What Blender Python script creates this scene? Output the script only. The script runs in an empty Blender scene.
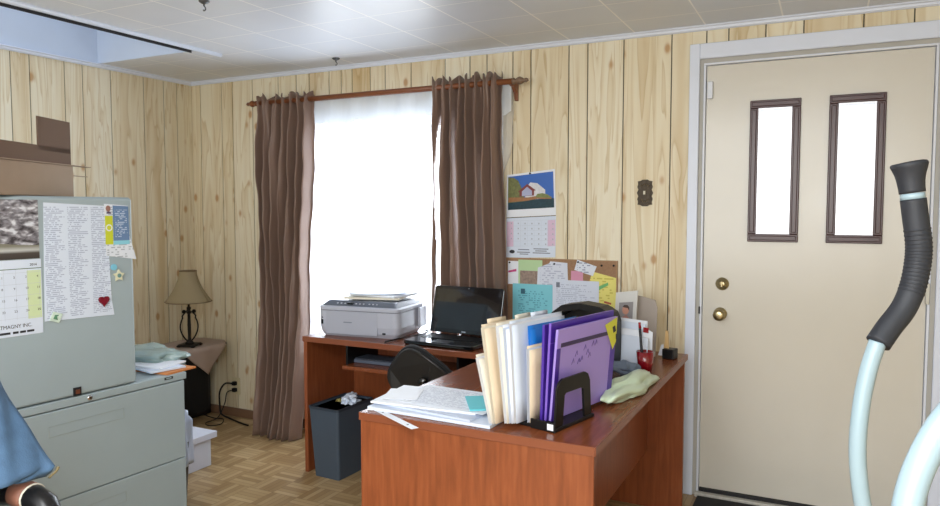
import bpy, bmesh, math, random
from mathutils import Vector, Matrix, noise
random.seed(7)
C = bpy.context.scene.collection
R = math.radians

# ------------------------------------------------------------------ camera, world, light, exposure
cam_d = bpy.data.cameras.new('camera'); cam = bpy.data.objects.new('camera', cam_d); C.objects.link(cam)
cam_d.sensor_width = 36; cam_d.lens = 716/940*36; cam_d.clip_start = .02
cam.location = (3.96, -3.59, 1.40); cam.rotation_euler = (R(90-3.4), 0, R(26.6))
bpy.context.scene.camera = cam
vs = bpy.context.scene.view_settings
vs.view_transform = 'Standard'; vs.look = 'None'; vs.gamma = 1; vs.use_curve_mapping = False
vs.exposure = 0.06

world = bpy.data.worlds.new('world'); bpy.context.scene.world = world; world.use_nodes = True
bg = world.node_tree.nodes['Background']; bg.inputs[0].default_value = (.93, .97, 1, 1); bg.inputs[1].default_value = 1.5

def lamp(name, kind, loc, rot, energy, color=(1, 1, 1), **kw):
    l = bpy.data.lights.new(name, kind); l.energy = energy; l.color = color
    for k, v in kw.items(): setattr(l, k, v)
    o = bpy.data.objects.new(name, l); C.objects.link(o); o.location = loc; o.rotation_euler = rot
    return o
lamp('daylight_window', 'AREA', (1.64, .32, 1.3), (R(-90), 0, 0), 62, (.93, .97, 1), shape='RECTANGLE', size=1.5, size_y=1.5)
lamp('camera_flash', 'POINT', (4.03, -3.57, 1.48), (0, 0, 0), 10, (.97, .99, 1), shadow_soft_size=.012)
lamp('overhead_ambient_fill', 'AREA', (3.3, -3.9, 2.2), (0, 0, 0), 72, (.95, .98, 1), shape='RECTANGLE', size=1.6, size_y=1.2)  # unseen fill light added overhead to raise the ambient level
lamp('rear_ambient_fill', 'AREA', (3.3, -5.6, 1.5), (R(90), 0, 0), 95, (.95, .98, 1), shape='RECTANGLE', size=3.2, size_y=1.6)  # area light added behind the camera as ambient fill, in place of wall bounce

lamp('skylight_shaft', 'AREA', (.45, -2.0, 3.12), (0, 0, 0), 10, (.94, .97, 1), shape='RECTANGLE', size=.7, size_y=2.2)

# ------------------------------------------------------------------ materials
def lin(c):
    return tuple(((x/255)/12.92 if x/255 <= .04045 else ((x/255+.055)/1.055)**2.4) for x in c)
MATS = {}
def mat(name, rgb, rough=.5, metal=0, spec=.5, bump=0, bscale=200, var=0, vscale=8, trans=0, sheen=0, coat=0):
    if name in MATS: return MATS[name]
    m = bpy.data.materials.new(name); m.use_nodes = True; nt = m.node_tree; N = nt.nodes; L = nt.links
    b = N['Principled BSDF']; c = lin(rgb)
    b.inputs['Base Color'].default_value = (*c, 1); b.inputs['Roughness'].default_value = rough
    b.inputs['Metallic'].default_value = metal; b.inputs['Specular IOR Level'].default_value = spec
    b.inputs['Coat Weight'].default_value = coat
    if sheen: b.inputs['Sheen Weight'].default_value = sheen
    tc = N.new('ShaderNodeTexCoord')
    nz = N.new('ShaderNodeTexNoise'); nz.inputs['Scale'].default_value = vscale; nz.inputs['Detail'].default_value = 5
    L.new(tc.outputs['Object'], nz.inputs['Vector'])
    mx = N.new('ShaderNodeMix'); mx.data_type = 'RGBA'
    v = var if var else .04
    mx.inputs[6].default_value = (*[x*(1-v) for x in c], 1); mx.inputs[7].default_value = (*[min(1, x*(1+v)) for x in c], 1)
    L.new(nz.outputs[0], mx.inputs[0]); L.new(mx.outputs[2], b.inputs['Base Color'])
    if bump:
        n2 = N.new('ShaderNodeTexNoise'); n2.inputs['Scale'].default_value = bscale
        L.new(tc.outputs['Object'], n2.inputs['Vector'])
        bp = N.new('ShaderNodeBump'); bp.inputs['Strength'].default_value = bump; bp.inputs['Distance'].default_value = .002
        L.new(n2.outputs[0], bp.inputs['Height']); L.new(bp.outputs[0], b.inputs['Normal'])
    if trans:
        out = N['Material Output']; t = N.new('ShaderNodeBsdfTranslucent'); L.new(mx.outputs[2], t.inputs[0])
        ms = N.new('ShaderNodeMixShader'); ms.inputs[0].default_value = trans
        L.new(b.outputs[0], ms.inputs[1]); L.new(t.outputs[0], ms.inputs[2]); L.new(ms.outputs[0], out.inputs[0])
    MATS[name] = m; return m

class G:
    """small node-graph helper"""
    def __init__(s, name, rough=.5, spec=.5):
        s.m = bpy.data.materials.new(name); s.m.use_nodes = True; s.nt = s.m.node_tree; s.b = s.nt.nodes['Principled BSDF']
        s.b.inputs['Roughness'].default_value = rough; s.b.inputs['Specular IOR Level'].default_value = spec
    def n(s, t, **kw):
        x = s.nt.nodes.new(t)
        for k, v in kw.items():
            if k.startswith('_'): x.inputs[k[1:]].default_value = v
            else: setattr(x, k, v)
        return x
    def l(s, a, b): s.nt.links.new(a, b)
    def math(s, op, a, b=None, c=None):
        x = s.nt.nodes.new('ShaderNodeMath'); x.operation = op
        for i, v in enumerate((a, b, c)):
            if v is None: continue
            if isinstance(v, (int, float)): x.inputs[i].default_value = v
            else: s.l(v, x.inputs[i])
        return x.outputs[0]
    def ramp(s, fac, stops):
        x = s.nt.nodes.new('ShaderNodeValToRGB'); e = x.color_ramp.elements
        while len(e) < len(stops): e.new(.5)
        for el, (p, c) in zip(e, stops): el.position = p; el.color = (*lin(c), 1)
        s.l(fac, x.inputs[0]); return x.outputs[0]
    def mix(s, f, a, b, mode='MIX'):
        x = s.nt.nodes.new('ShaderNodeMix'); x.data_type = 'RGBA'; x.blend_type = mode
        for i, v in ((0, f), (6, a), (7, b)):
            if isinstance(v, (int, float)): x.inputs[i].default_value = v
            elif isinstance(v, tuple): x.inputs[i].default_value = (*lin(v), 1)
            else: s.l(v, x.inputs[i])
        return x.outputs[2]

def mapped(g, src, scale, loc=(0, 0, 0)):
    mp = g.n('ShaderNodeMapping'); mp.inputs['Scale'].default_value = scale; mp.inputs['Location'].default_value = loc
    g.l(src, mp.inputs['Vector']); return mp.outputs[0]

def panelling():
    g = G('pine_panelling', .42, .4)
    tc = g.n('ShaderNodeTexCoord'); at = g.n('ShaderNodeAttribute', attribute_name='plank')
    off = g.n('ShaderNodeCombineXYZ'); g.l(g.math('MULTIPLY', at.outputs['Fac'], 37.), off.inputs[0]); g.l(g.math('MULTIPLY', at.outputs['Fac'], 91.), off.inputs[2])
    ad = g.n('ShaderNodeVectorMath', operation='ADD'); g.l(tc.outputs['Object'], ad.inputs[0]); g.l(off.outputs[0], ad.inputs[1])
    v = ad.outputs[0]
    n1 = g.n('ShaderNodeTexNoise', _Scale=1., _Detail=3., _Distortion=.6); g.l(mapped(g, v, (11, 11, .75)), n1.inputs['Vector'])
    rings = g.math('FRACT', g.math('MULTIPLY', n1.outputs[0], 7.))
    col = g.ramp(rings, [(0, (234, 228, 210)), (.55, (231, 223, 202)), (.86, (222, 210, 184)), (.94, (212, 197, 166)), (1, (233, 226, 208))])
    n2 = g.n('ShaderNodeTexNoise', _Scale=1., _Detail=2.); g.l(mapped(g, v, (9, 9, .5)), n2.inputs['Vector'])
    streak = g.ramp(n2.outputs[0], [(.48, (255, 255, 255)), (.75, (232, 216, 188))])
    col = g.mix(.75, col, streak, 'MULTIPLY')
    vo = g.n('ShaderNodeTexVoronoi', _Scale=1.); g.l(mapped(g, v, (8.5, 8.5, 5.)), vo.inputs['Vector'])
    kn = g.ramp(vo.outputs['Distance'], [(.08, (255, 255, 255)), (.15, (120, 120, 120)), (.19, (0, 0, 0))])
    col = g.mix(g.math('MULTIPLY', kn, .9), col, (188, 148, 102))
    n3 = g.n('ShaderNodeTexNoise', _Scale=1.5); g.l(v, n3.inputs['Vector'])
    tone = g.ramp(at.outputs['Fac'], [(0, (255, 252, 244)), (.35, (244, 238, 224)), (.7, (255, 254, 250)), (1, (240, 229, 208))])
    col = g.mix(1., col, tone, 'MULTIPLY')
    g.l(col, g.b.inputs['Base Color']); return g.m
M_PANEL = panelling()

def parquet():
    g = G('parquet_floor', .38, .4)
    tc = g.n('ShaderNodeTexCoord'); sp = g.n('ShaderNodeSeparateXYZ'); g.l(tc.outputs['Object'], sp.inputs[0])
    S = .152; n = 5
    x = g.math('DIVIDE', sp.outputs[0], S); y = g.math('DIVIDE', sp.outputs[1], S)
    cx = g.math('FLOOR', x); cy = g.math('FLOOR', y)
    ck = g.math('FLOORED_MODULO', g.math('ADD', cx, cy), 2.)
    fx = g.math('FRACT', x); fy = g.math('FRACT', y)
    t = g.math('ADD', g.math('MULTIPLY', fx, ck), g.math('MULTIPLY', fy, g.math('SUBTRACT', 1., ck)))
    ts = g.math('MULTIPLY', t, float(n)); sid = g.math('FLOOR', ts); sf = g.math('FRACT', ts)
    cb = g.n('ShaderNodeCombineXYZ'); g.l(cx, cb.inputs[0]); g.l(cy, cb.inputs[1]); g.l(sid, cb.inputs[2])
    wn = g.n('ShaderNodeTexWhiteNoise'); g.l(cb.outputs[0], wn.inputs[0])
    col = g.ramp(wn.outputs[0], [(0, (160, 130, 90)), (.5, (180, 152, 110)), (1, (197, 171, 130))])
    col = g.mix(g.math('MULTIPLY', ck, .12), col, (140, 108, 70))
    e = g.math('MINIMUM', sf, g.math('SUBTRACT', 1., sf))
    e2 = g.math('MINIMUM', g.math('MINIMUM', fx, g.math('SUBTRACT', 1., fx)), g.math('MINIMUM', fy, g.math('SUBTRACT', 1., fy)))
    ln = g.math('MAXIMUM', g.math('LESS_THAN', e, .06), g.math('LESS_THAN', e2, .014))
    col = g.mix(g.math('MULTIPLY', ln, .5), col, (120, 90, 56))
    nz = g.n('ShaderNodeTexNoise', _Scale=3., _Detail=4.); g.l(tc.outputs['Object'], nz.inputs['Vector'])
    col = g.mix(.5, col, g.ramp(nz.outputs[0], [(.3, (205, 200, 190)), (.7, (255, 255, 255))]), 'MULTIPLY')
    g.l(col, g.b.inputs['Base Color']); return g.m

def ceiling_mat():
    g = G('ceiling_tiles', .36, .5)
    tc = g.n('ShaderNodeTexCoord'); sp = g.n('ShaderNodeSeparateXYZ'); g.l(tc.outputs['Object'], sp.inputs[0])
    def line(s, org, step, w):
        f = g.math('FLOORED_MODULO', g.math('SUBTRACT', s, org-step/2), step)
        return g.math('LESS_THAN', g.math('ABSOLUTE', g.math('SUBTRACT', f, step/2)), w)
    ly = line(sp.outputs[0], .065, .335, .0035); lx = line(sp.outputs[1], -.25, .3, .0025)
    nz = g.n('ShaderNodeTexNoise', _Scale=2.2, _Detail=3.); g.l(tc.outputs['Object'], nz.inputs['Vector'])
    col = g.ramp(nz.outputs[0], [(.3, (208, 215, 226)), (.7, (217, 223, 233))])
    ln = g.math('MAXIMUM', ly, lx)
    col = g.mix(g.math('MULTIPLY', ln, .85), col, (252, 252, 252))
    g.l(col, g.b.inputs['Base Color'])
    bp = g.n('ShaderNodeBump', _Strength=.5, _Distance=.002); g.l(g.math('SUBTRACT', 1., ln), bp.inputs['Height'])
    n4 = g.n('ShaderNodeTexNoise', _Scale=60.); g.l(tc.outputs['Object'], n4.inputs['Vector'])
    b2 = g.n('ShaderNodeBump', _Strength=.12, _Distance=.003); g.l(n4.outputs[0], b2.inputs['Height']); g.l(bp.outputs[0], b2.inputs['Normal'])
    g.l(b2.outputs[0], g.b.inputs['Normal']); return g.m

def cherry(name, vert=True, rough=.34, k=1.):
    g = G(name, rough, .45)
    tc = g.n('ShaderNodeTexCoord')
    n1 = g.n('ShaderNodeTexNoise', _Scale=1., _Detail=6., _Distortion=.4)
    g.l(mapped(g, tc.outputs['Object'], (55, 55, 5) if vert else (55, 5, 55)), n1.inputs['Vector'])
    n2 = g.n('ShaderNodeTexNoise', _Scale=5., _Detail=2.); g.l(tc.outputs['Object'], n2.inputs['Vector'])
    c = lambda t: tuple(min(255, v*k) for v in t)
    col = g.ramp(n1.outputs[0], [(.3, c((124, 66, 37))), (.55, c((142, 77, 44))), (.75, c((152, 88, 53)))])
    col = g.mix(.3, col, g.ramp(n2.outputs[0], [(.3, (215, 205, 200)), (.7, (255, 255, 255))]), 'MULTIPLY')
    g.l(col, g.b.inputs['Base Color']); return g.m
M_CH = cherry('cherry_laminate'); M_CHT = cherry('cherry_laminate_top', False, .26, .93)
M_EDGE = mat('cherry_edge_band', (130, 72, 46), .35)

def sheer_mat():
    g = G('sheer_voile', .8, .1); N = g.nt.nodes
    tr = g.n('ShaderNodeBsdfTransparent'); tl = g.n('ShaderNodeBsdfTranslucent'); df = g.n('ShaderNodeBsdfDiffuse')
    for t in (tl, df): t.inputs[0].default_value = (.95, .96, .97, 1)
    a = g.n('ShaderNodeMixShader'); a.inputs[0].default_value = .35; g.l(tl.outputs[0], a.inputs[1]); g.l(df.outputs[0], a.inputs[2])
    at = g.n('ShaderNodeTexCoord'); nz = g.n('ShaderNodeTexNoise', _Scale=1.); g.l(mapped(g, at.outputs['Object'], (14, 1, .4)), nz.inputs['Vector'])
    f = g.math('MULTIPLY_ADD', nz.outputs[0], .3, .35)
    b = g.n('ShaderNodeMixShader'); g.l(f, b.inputs[0]); g.l(tr.outputs[0], b.inputs[1]); g.l(a.outputs[0], b.inputs[2])
    g.l(b.outputs[0], N['Material Output'].inputs[0]); return g.m

def glass_mat(name, frost=.0, tint=(.95, .97, 1)):
    g = G(name); N = g.nt.nodes
    tr = g.n('ShaderNodeBsdfTransparent'); tr.inputs[0].default_value = (*tint, 1)
    gl = g.n('ShaderNodeBsdfGlossy'); gl.inputs['Roughness'].default_value = .05
    tl = g.n('ShaderNodeBsdfTranslucent')
    a = g.n('ShaderNodeMixShader'); a.inputs[0].default_value = frost; g.l(tr.outputs[0], a.inputs[1]); g.l(tl.outputs[0], a.inputs[2])
    b = g.n('ShaderNodeMixShader'); b.inputs[0].default_value = .06; g.l(a.outputs[0], b.inputs[1]); g.l(gl.outputs[0], b.inputs[2])
    g.l(b.outputs[0], N['Material Output'].inputs[0]); return g.m

def print_mat(name, base, ink, rows, cols, dens=.5, marg=.06, words=40):
    """sheet of small illegible print: rows of ink marks in columns over UV"""
    g = G(name, .6, .3)
    uv = g.n('ShaderNodeUVMap'); sp = g.n('ShaderNodeSeparateXYZ'); g.l(uv.outputs[0], sp.inputs[0])
    u, v = sp.outputs[0], sp.outputs[1]
    rv = g.math('MULTIPLY', v, float(rows)); r = g.math('FLOOR', rv); fr = g.math('FRACT', rv)
    onrow = g.math('MULTIPLY', g.math('GREATER_THAN', fr, .32), g.math('LESS_THAN', fr, .8))
    cu = g.math('MULTIPLY', u, float(cols)); fc = g.math('FRACT', cu)
    cb = g.n('ShaderNodeCombineXYZ'); g.l(g.math('FLOOR', g.math('MULTIPLY', u, float(words))), cb.inputs[0]); g.l(r, cb.inputs[1])
    wn = g.n('ShaderNodeTexWhiteNoise'); g.l(cb.outputs[0], wn.inputs[0])
    cc = g.n('ShaderNodeCombineXYZ'); g.l(g.math('FLOOR', cu), cc.inputs[0]); g.l(r, cc.inputs[1])
    w2 = g.n('ShaderNodeTexWhiteNoise'); g.l(cc.outputs[0], w2.inputs[0])
    lineend = g.math('LESS_THAN', fc, g.math('MULTIPLY_ADD', w2.outputs[0], .4, .55))
    k = g.math('MULTIPLY', onrow, g.math('LESS_THAN', wn.outputs[0], dens))
    k = g.math('MULTIPLY', k, g.math('MULTIPLY', lineend, g.math('GREATER_THAN', fc, .06)))
    for s in (u, v):
        k = g.math('MULTIPLY', k, g.math('MULTIPLY', g.math('GREATER_THAN', s, marg), g.math('LESS_THAN', s, 1-marg)))
    g.l(g.mix(k, base, ink), g.b.inputs['Base Color']); return g.m

M_WHITE = mat('white_paint', (222, 228, 240), .4)
M_TRIM = mat('cool_white_trim', (220, 228, 245), .38)
M_BLUEW = mat('pale_blue_painted_board', (192, 204, 222), .6, bump=.2)
M_DARK = mat('dark_gap', (30, 30, 34), .7)
M_GROOVE = mat('panel_groove', (70, 66, 52), .7)
M_BLACK = mat('black_plastic', (14, 14, 16), .42, spec=.35)
M_BLACKG = mat('gloss_black_plastic', (10, 10, 12), .12, coat=.5)
M_BFAB = mat('black_fabric', (18, 18, 21), .85, bump=.4)
M_CAB = mat('grey_green_enamel', (160, 175, 182), .42, bump=.06, bscale=400)
M_CABD = mat('cabinet_gap', (40, 46, 48), .6)
M_CHROME = mat('chrome', (215, 215, 220), .18, 1)
M_BRASS = mat('antique_brass', (178, 164, 128), .28, 1)
M_BROWN = mat('brown_satin_curtain', (136, 110, 96), .42, var=.12, vscale=3, trans=.16, sheen=.3, bump=.15, bscale=60)
M_ROD = mat('stained_rod_wood', (122, 70, 38), .35)
M_PAPER = mat('white_paper', (232, 236, 244), .6)
M_PAPERB = mat('bluish_white_paper', (214, 224, 240), .6)
M_CREAM = mat('cream_paper', (230, 224, 208), .6)
M_MANILA = mat('manila_card', (226, 208, 182), .6)
M_TEAL = mat('teal_paper', (96, 196, 208), .6)
M_INK = mat('black_ink', (40, 42, 50), .6)
M_GINK = mat('grey_ink', (120, 126, 140), .6)
M_RED = mat('red_plastic', (150, 18, 30), .25)
M_CARD = mat('cardboard', (156, 134, 112), .75, var=.08, vscale=14)
M_CARDD = mat('cardboard_inside', (104, 80, 62), .8)
M_CREAMDOOR = mat('cream_door_enamel', (210, 206, 196), .22, var=.02, bump=.03, bscale=30)
M_MAROON = mat('maroon_lite_frame', (62, 24, 24), .3)
M_SILVER = mat('silver_lip', (190, 190, 195), .3, .6)
M_ALU = mat('pale_grey_steel', (205, 210, 215), .35)

# ------------------------------------------------------------------ mesh helpers
class MB:
    def __init__(s): s.v = []; s.f = []; s.mi = []; s.uv = []; s.at = []
    def face(s, pts, mi=0, uv=None, at=0.):
        b = len(s.v); s.v += [tuple(p) for p in pts]; s.f.append(tuple(range(b, b+len(pts)))); s.mi.append(mi); s.uv.append(uv); s.at.append(at)
    def box(s, x0, x1, y0, y1, z0, z1, mi=0, M=None, at=0.):
        p = [Vector((x, y, z)) for z in (z0, z1) for y in (y0, y1) for x in (x0, x1)]
        if M: p = [M @ q for q in p]
        b = len(s.v); s.v += [tuple(q) for q in p]
        for q in ((0, 2, 3, 1), (4, 5, 7, 6), (0, 1, 5, 4), (2, 6, 7, 3), (0, 4, 6, 2), (1, 3, 7, 5)):
            s.f.append(tuple(b+i for i in q)); s.mi.append(mi); s.uv.append(None); s.at.append(at)
        return s
    def prism(s, poly, fn, d0, d1, mi=0):
        """poly: 2D points; fn(a,b,d) -> 3D"""
        n = len(poly); b = len(s.v)
        s.v += [tuple(fn(a, c, d0)) for a, c in poly] + [tuple(fn(a, c, d1)) for a, c in poly]
        fs = [tuple(b+i for i in reversed(range(n))), tuple(b+n+i for i in range(n))]
        fs += [(b+i, b+(i+1) % n, b+n+(i+1) % n, b+n+i) for i in range(n)]
        for f in fs: s.f.append(f); s.mi.append(mi); s.uv.append(None); s.at.append(0.)
        return s
    def tube(s, path, r, seg=12, mi=0, cap=True):
        P = [Vector(p) for p in path]; rs = r if isinstance(r, (list, tuple)) else [r]*len(P)
        b = len(s.v); up = None
        for i, p in enumerate(P):
            t = (P[min(i+1, len(P)-1)]-P[max(i-1, 0)]).normalized()
            if up is None: up = t.orthogonal().normalized()
            a = (up-t*up.dot(t)).normalized(); up = a; c = t.cross(a)
            for k in range(seg):
                w = 2*math.pi*k/seg; s.v.append(tuple(p+(a*math.cos(w)+c*math.sin(w))*rs[i]))
        for i in range(len(P)-1):
            for k in range(seg):
                s.f.append((b+i*seg+k, b+i*seg+(k+1) % seg, b+(i+1)*seg+(k+1) % seg, b+(i+1)*seg+k)); s.mi.append(mi); s.uv.append(None); s.at.append(0.)
        if cap:
            s.f.append(tuple(b+k for k in reversed(range(seg)))); s.mi.append(mi); s.uv.append(None); s.at.append(0.)
            q = b+(len(P)-1)*seg; s.f.append(tuple(q+k for k in range(seg))); s.mi.append(mi); s.uv.append(None); s.at.append(0.)
        return s
    def lathe(s, prof, c=(0, 0, 0), seg=28, mi=0, axis='z'):
        path = []; rs = []
        for r, h in prof:
            rs.append(max(r, .0003)); path.append(h)
        b = len(s.v)
        for r, h in zip(rs, path):
            for k in range(seg):
                w = 2*math.pi*k/seg; a, d = r*math.cos(w), r*math.sin(w)
                q = {'z': (a, d, h), 'y': (d, h, a), 'x': (h, a, d)}[axis]
                s.v.append((q[0]+c[0], q[1]+c[1], q[2]+c[2]))
        for i in range(len(rs)-1):
            for k in range(seg):
                s.f.append((b+i*seg+k, b+i*seg+(k+1) % seg, b+(i+1)*seg+(k+1) % seg, b+(i+1)*seg+k)); s.mi.append(mi); s.uv.append(None); s.at.append(0.)
        for q, rev in ((b, 1), (b+(len(rs)-1)*seg, 0)):
            l = [q+k for k in range(seg)]
            s.f.append(tuple(reversed(l) if rev else l)); s.mi.append(mi); s.uv.append(None); s.at.append(0.)
        return s
    def grid(s, fn, nu, nv, mi=0, skip=None):
        b = len(s.v)
        for j in range(nv+1):
            for i in range(nu+1): s.v.append(tuple(fn(i/nu, j/nv)))
        for j in range(nv):
            for i in range(nu):
                if skip and skip((i+.5)/nu, (j+.5)/nv): continue
                a = b+j*(nu+1)+i; s.f.append((a, a+1, a+nu+2, a+nu+1)); s.mi.append(mi)
                s.uv.append([(i/nu, j/nv), ((i+1)/nu, j/nv), ((i+1)/nu, (j+1)/nv), (i/nu, (j+1)/nv)]); s.at.append(0.)
        return s
    def build(s, name, mats, parent=None, bevel=0, smooth=False, solid=0, sub=0, weld=False, offset=0):
        me = bpy.data.meshes.new(name); me.from_pydata(s.v, [], s.f)
        for m in (mats if isinstance(mats, (list, tuple)) else [mats]): me.materials.append(m)
        me.polygons.foreach_set('material_index', s.mi)
        if any(s.at):
            a = me.attributes.new('plank', 'FLOAT', 'FACE'); a.data.foreach_set('value', s.at)
        if any(u for u in s.uv):
            ul = me.uv_layers.new(name='UVMap'); k = 0
            for p, u in zip(me.polygons, s.uv):
                for q in range(p.loop_total): ul.data[p.loop_start+q].uv = u[q] if u else (0, 0)
        bm = bmesh.new(); bm.from_mesh(me)
        if weld: bmesh.ops.remove_doubles(bm, verts=bm.verts, dist=1e-5)
        bmesh.ops.recalc_face_normals(bm, faces=bm.faces); bm.to_mesh(me); bm.free()
        if smooth: me.polygons.foreach_set('use_smooth', [True]*len(me.polygons))
        o = bpy.data.objects.new(name, me); C.objects.link(o)
        if parent: o.parent = parent
        if solid: md = o.modifiers.new('solid', 'SOLIDIFY'); md.thickness = solid; md.offset = offset if not name.startswith(('magazine', 'paper', 'printed', 'teal')) or parent else 0
        if bevel: md = o.modifiers.new('bevel', 'BEVEL'); md.width = bevel; md.segments = 2; md.limit_method = 'ANGLE'; md.angle_limit = R(40)
        if sub: md = o.modifiers.new('sub', 'SUBSURF'); md.levels = sub; md.render_levels = sub
        return o

def tag(o, label, cat, group=None, kind=None):
    if label: o['label'] = label
    if cat: o['category'] = cat
    if group: o['group'] = group
    if kind: o['kind'] = kind
    return o
def thing(name, label, cat, loc=(0, 0, 0), rz=0, group=None):
    o = bpy.data.objects.new(name, None); C.objects.link(o); o.location = loc; o.rotation_euler = (0, 0, R(rz)); o.empty_display_size = .05
    return tag(o, label, cat, group)
def place(o, loc, rz=0, rx=0, ry=0): o.location = loc; o.rotation_euler = (R(rx), R(ry), R(rz)); return o
def struct(o): o['kind'] = 'structure'; return o
def rbox(name, m, parent, x0, x1, y0, y1, z0, z1, bevel=.004, **kw):
    return MB().box(x0, x1, y0, y1, z0, z1).build(name, m, parent, bevel=bevel, **kw)

def text_obj(name, txt, size, m, parent, y, z, x=.0012, align='LEFT', sx=1.):
    """lettering lying on a local plane: right = +y, up = +z, facing +x"""
    cu = bpy.data.curves.new(name, 'FONT'); cu.body = txt; cu.size = size; cu.align_x = align; cu.extrude = .0002
    t = bpy.data.objects.new(name, cu); C.objects.link(t)
    me = bpy.data.meshes.new_from_object(t.evaluated_get(bpy.context.evaluated_depsgraph_get()))
    bpy.data.objects.remove(t)
    for v in me.vertices:
        c = v.co.copy(); v.co = (x+c.z, y+c.x*sx, z+c.y)
    me.materials.clear(); me.materials.append(m)
    o = bpy.data.objects.new(name, me); C.objects.link(o); o.parent = parent; return o
def flat(mb, pts, x=0., t=.0004, mi=0, uv=True):
    """thin plate on the local y-z plane facing +x"""
    n = len(pts); ys = [p[0] for p in pts]; zs = [p[1] for p in pts]
    u = [((p[0]-min(ys))/(max(ys)-min(ys)+1e-9), (p[1]-min(zs))/(max(zs)-min(zs)+1e-9)) for p in pts]
    mb.face([(x+t, a, b) for a, b in pts], mi, u)
    mb.face([(x, a, b) for a, b in reversed(pts)], mi, list(reversed(u)))
    for i in range(n):
        a, b = pts[i], pts[(i+1) % n]
        mb.face([(x, *a), (x, *b), (x+t, *b), (x+t, *a)], mi)
    return mb
def quad(y0, y1, z0, z1): return [(y0, z0), (y1, z0), (y1, z1), (y0, z1)]

# ------------------------------------------------------------------ room shell
H = 2.275
XR, YR = 5.5, -6.0
struct(MB().box(-.1, XR+.1, YR-.1, .15, -.05, 0).build('floor', parquet()))
# back wall: vertical planks with a window hole and a door hole
WX0, WX1, WZ0, WZ1 = .98, 2.32, .50, 1.95
DX0, DX1, DZ1 = 3.385, 4.378, 2.122
def plank_wall(name, cuts, fn, holes, lo, hi, z0=0, z1=H):
    mb = MB(); xs = [lo]+[c for c in cuts if lo < c < hi]+[hi]; rnd = random.Random(3)
    for i in range(len(xs)-1):
        a, b = xs[i], xs[i+1]; at = rnd.uniform(.02, 1); g = .0056
        a += g*.5; b -= g*.5
        edges = sorted({a, b, *[h for q in holes for h in q[:2] if a < h < b]})
        for e0, e1 in zip(edges, edges[1:]):
            mid = (e0+e1)/2; zz = [z0, z1]
            h = next((q for q in holes if q[0] < mid < q[1]), None)
            spans = [(z0, z1)] if not h else [s for s in ((z0, h[2]), (h[3], z1)) if s[1]-s[0] > .001]
            for s0, s1 in spans: fn(mb, e0, e1, s0, s1, at)
    return mb
cuts_b = [.105, .299, .398, .573, .791, .938, 1.041, 1.195, 1.286, 1.367, 1.498, 1.604, 1.782, 2.005, 2.162, 2.266, 2.42, 2.524, 2.735, 2.836, 3.022, 3.257, 3.419, 3.518, 3.679, 3.837, 4.073, 4.261, 4.42, 4.6, 4.75, 4.95, 5.1, 5.3]
mb = plank_wall('wall_back', cuts_b, lambda m, a, b, z0, z1, at: m.box(a, b, 0, .012, z0, z1, 0, at=at), [(WX0, WX1, WZ0, WZ1), (DX0, DX1, 0, DZ1)], 0, XR)
for a, b, c, d in ((-.1, WX0, 0, H), (WX1, DX0, 0, H), (DX1, XR+.1, 0, H), (WX0, WX1, 0, WZ0), (WX0, WX1, WZ1, H), (DX0, DX1, DZ1, H)):
    mb.box(a, b, .0045, .12, c, d+.02, 1)
struct(mb.build('wall_back', [M_PANEL, M_GROOVE]))
cuts_l = [-.127, -.233, -.387, -.622, -.806, -.917, -1.118, -1.221, -1.42, -1.55, -1.8, -1.95, -2.2, -2.4, -2.55, -2.8, -3, -3.2, -3.5, -3.8, -4.1, -4.5, -5, -5.5]
mb = plank_wall('wall_left', sorted(cuts_l), lambda m, a, b, z0, z1, at: m.box(-.012, 0, a, b, z0, z1, 0, at=at), [], YR, 0)
mb.box(-.1, -.0045, YR, .12, 0, H+.02, 1)
o = mb.build('wall_left', [M_PANEL, M_GROOVE]); struct(o); o.location.x = .025
M_FAR = mat('cream_wall_paint', (214, 204, 176), .7)
struct(MB().box(XR, XR+.1, YR, .12, 0, H+.02).build('wall_right', M_FAR))
struct(MB().box(-.1, XR+.1, YR-.1, YR, 0, H+.02).build('wall_rear', M_FAR))
# ceiling with the raised opening beside the left wall
M_CEIL = ceiling_mat()
OX, OY0, OY1, OH = .895, -3.6, -.70, .9
mb = MB(); T = .03
mb.box(OX, XR+.1, YR-.1, .12, H, H+T); mb.box(-.1, OX, OY1, .12, H, H+T); mb.box(-.1, OX, YR-.1, OY0, H, H+T)
struct(mb.build('ceiling', M_CEIL))
mb = MB(); mb.box(-.05, .025, OY0-.02, OY1+.05, H+.0, H+OH); mb.box(0, OX+.1, OY1-.004, OY1-.001, H+.0005, H+OH); mb.box(0, OX+.1, OY0-.03, OY0, H+T, H+OH)
mb.box(OX+.07, OX+.1, OY0, OY1, H+T, H+OH); mb.box(-.05, OX+.12, OY0-.05, OY1+.05, H+OH, H+OH+.03)
o = mb.build('ceiling_recess', M_BLUEW); struct(o)
mb = MB().tube([(OX-.012, OY0, H-.006), (OX-.012, -.57, H-.004)], .013, 10)
struct(mb.build('trim_1', M_WHITE, smooth=True))
struct(MB().box(OX-.036, OX-.030, OY0, OY1-.06, H-.027, H-.008).build('dark_gap_strip', M_DARK))  # dark strip standing in for the dark gap under the white tube
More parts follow.
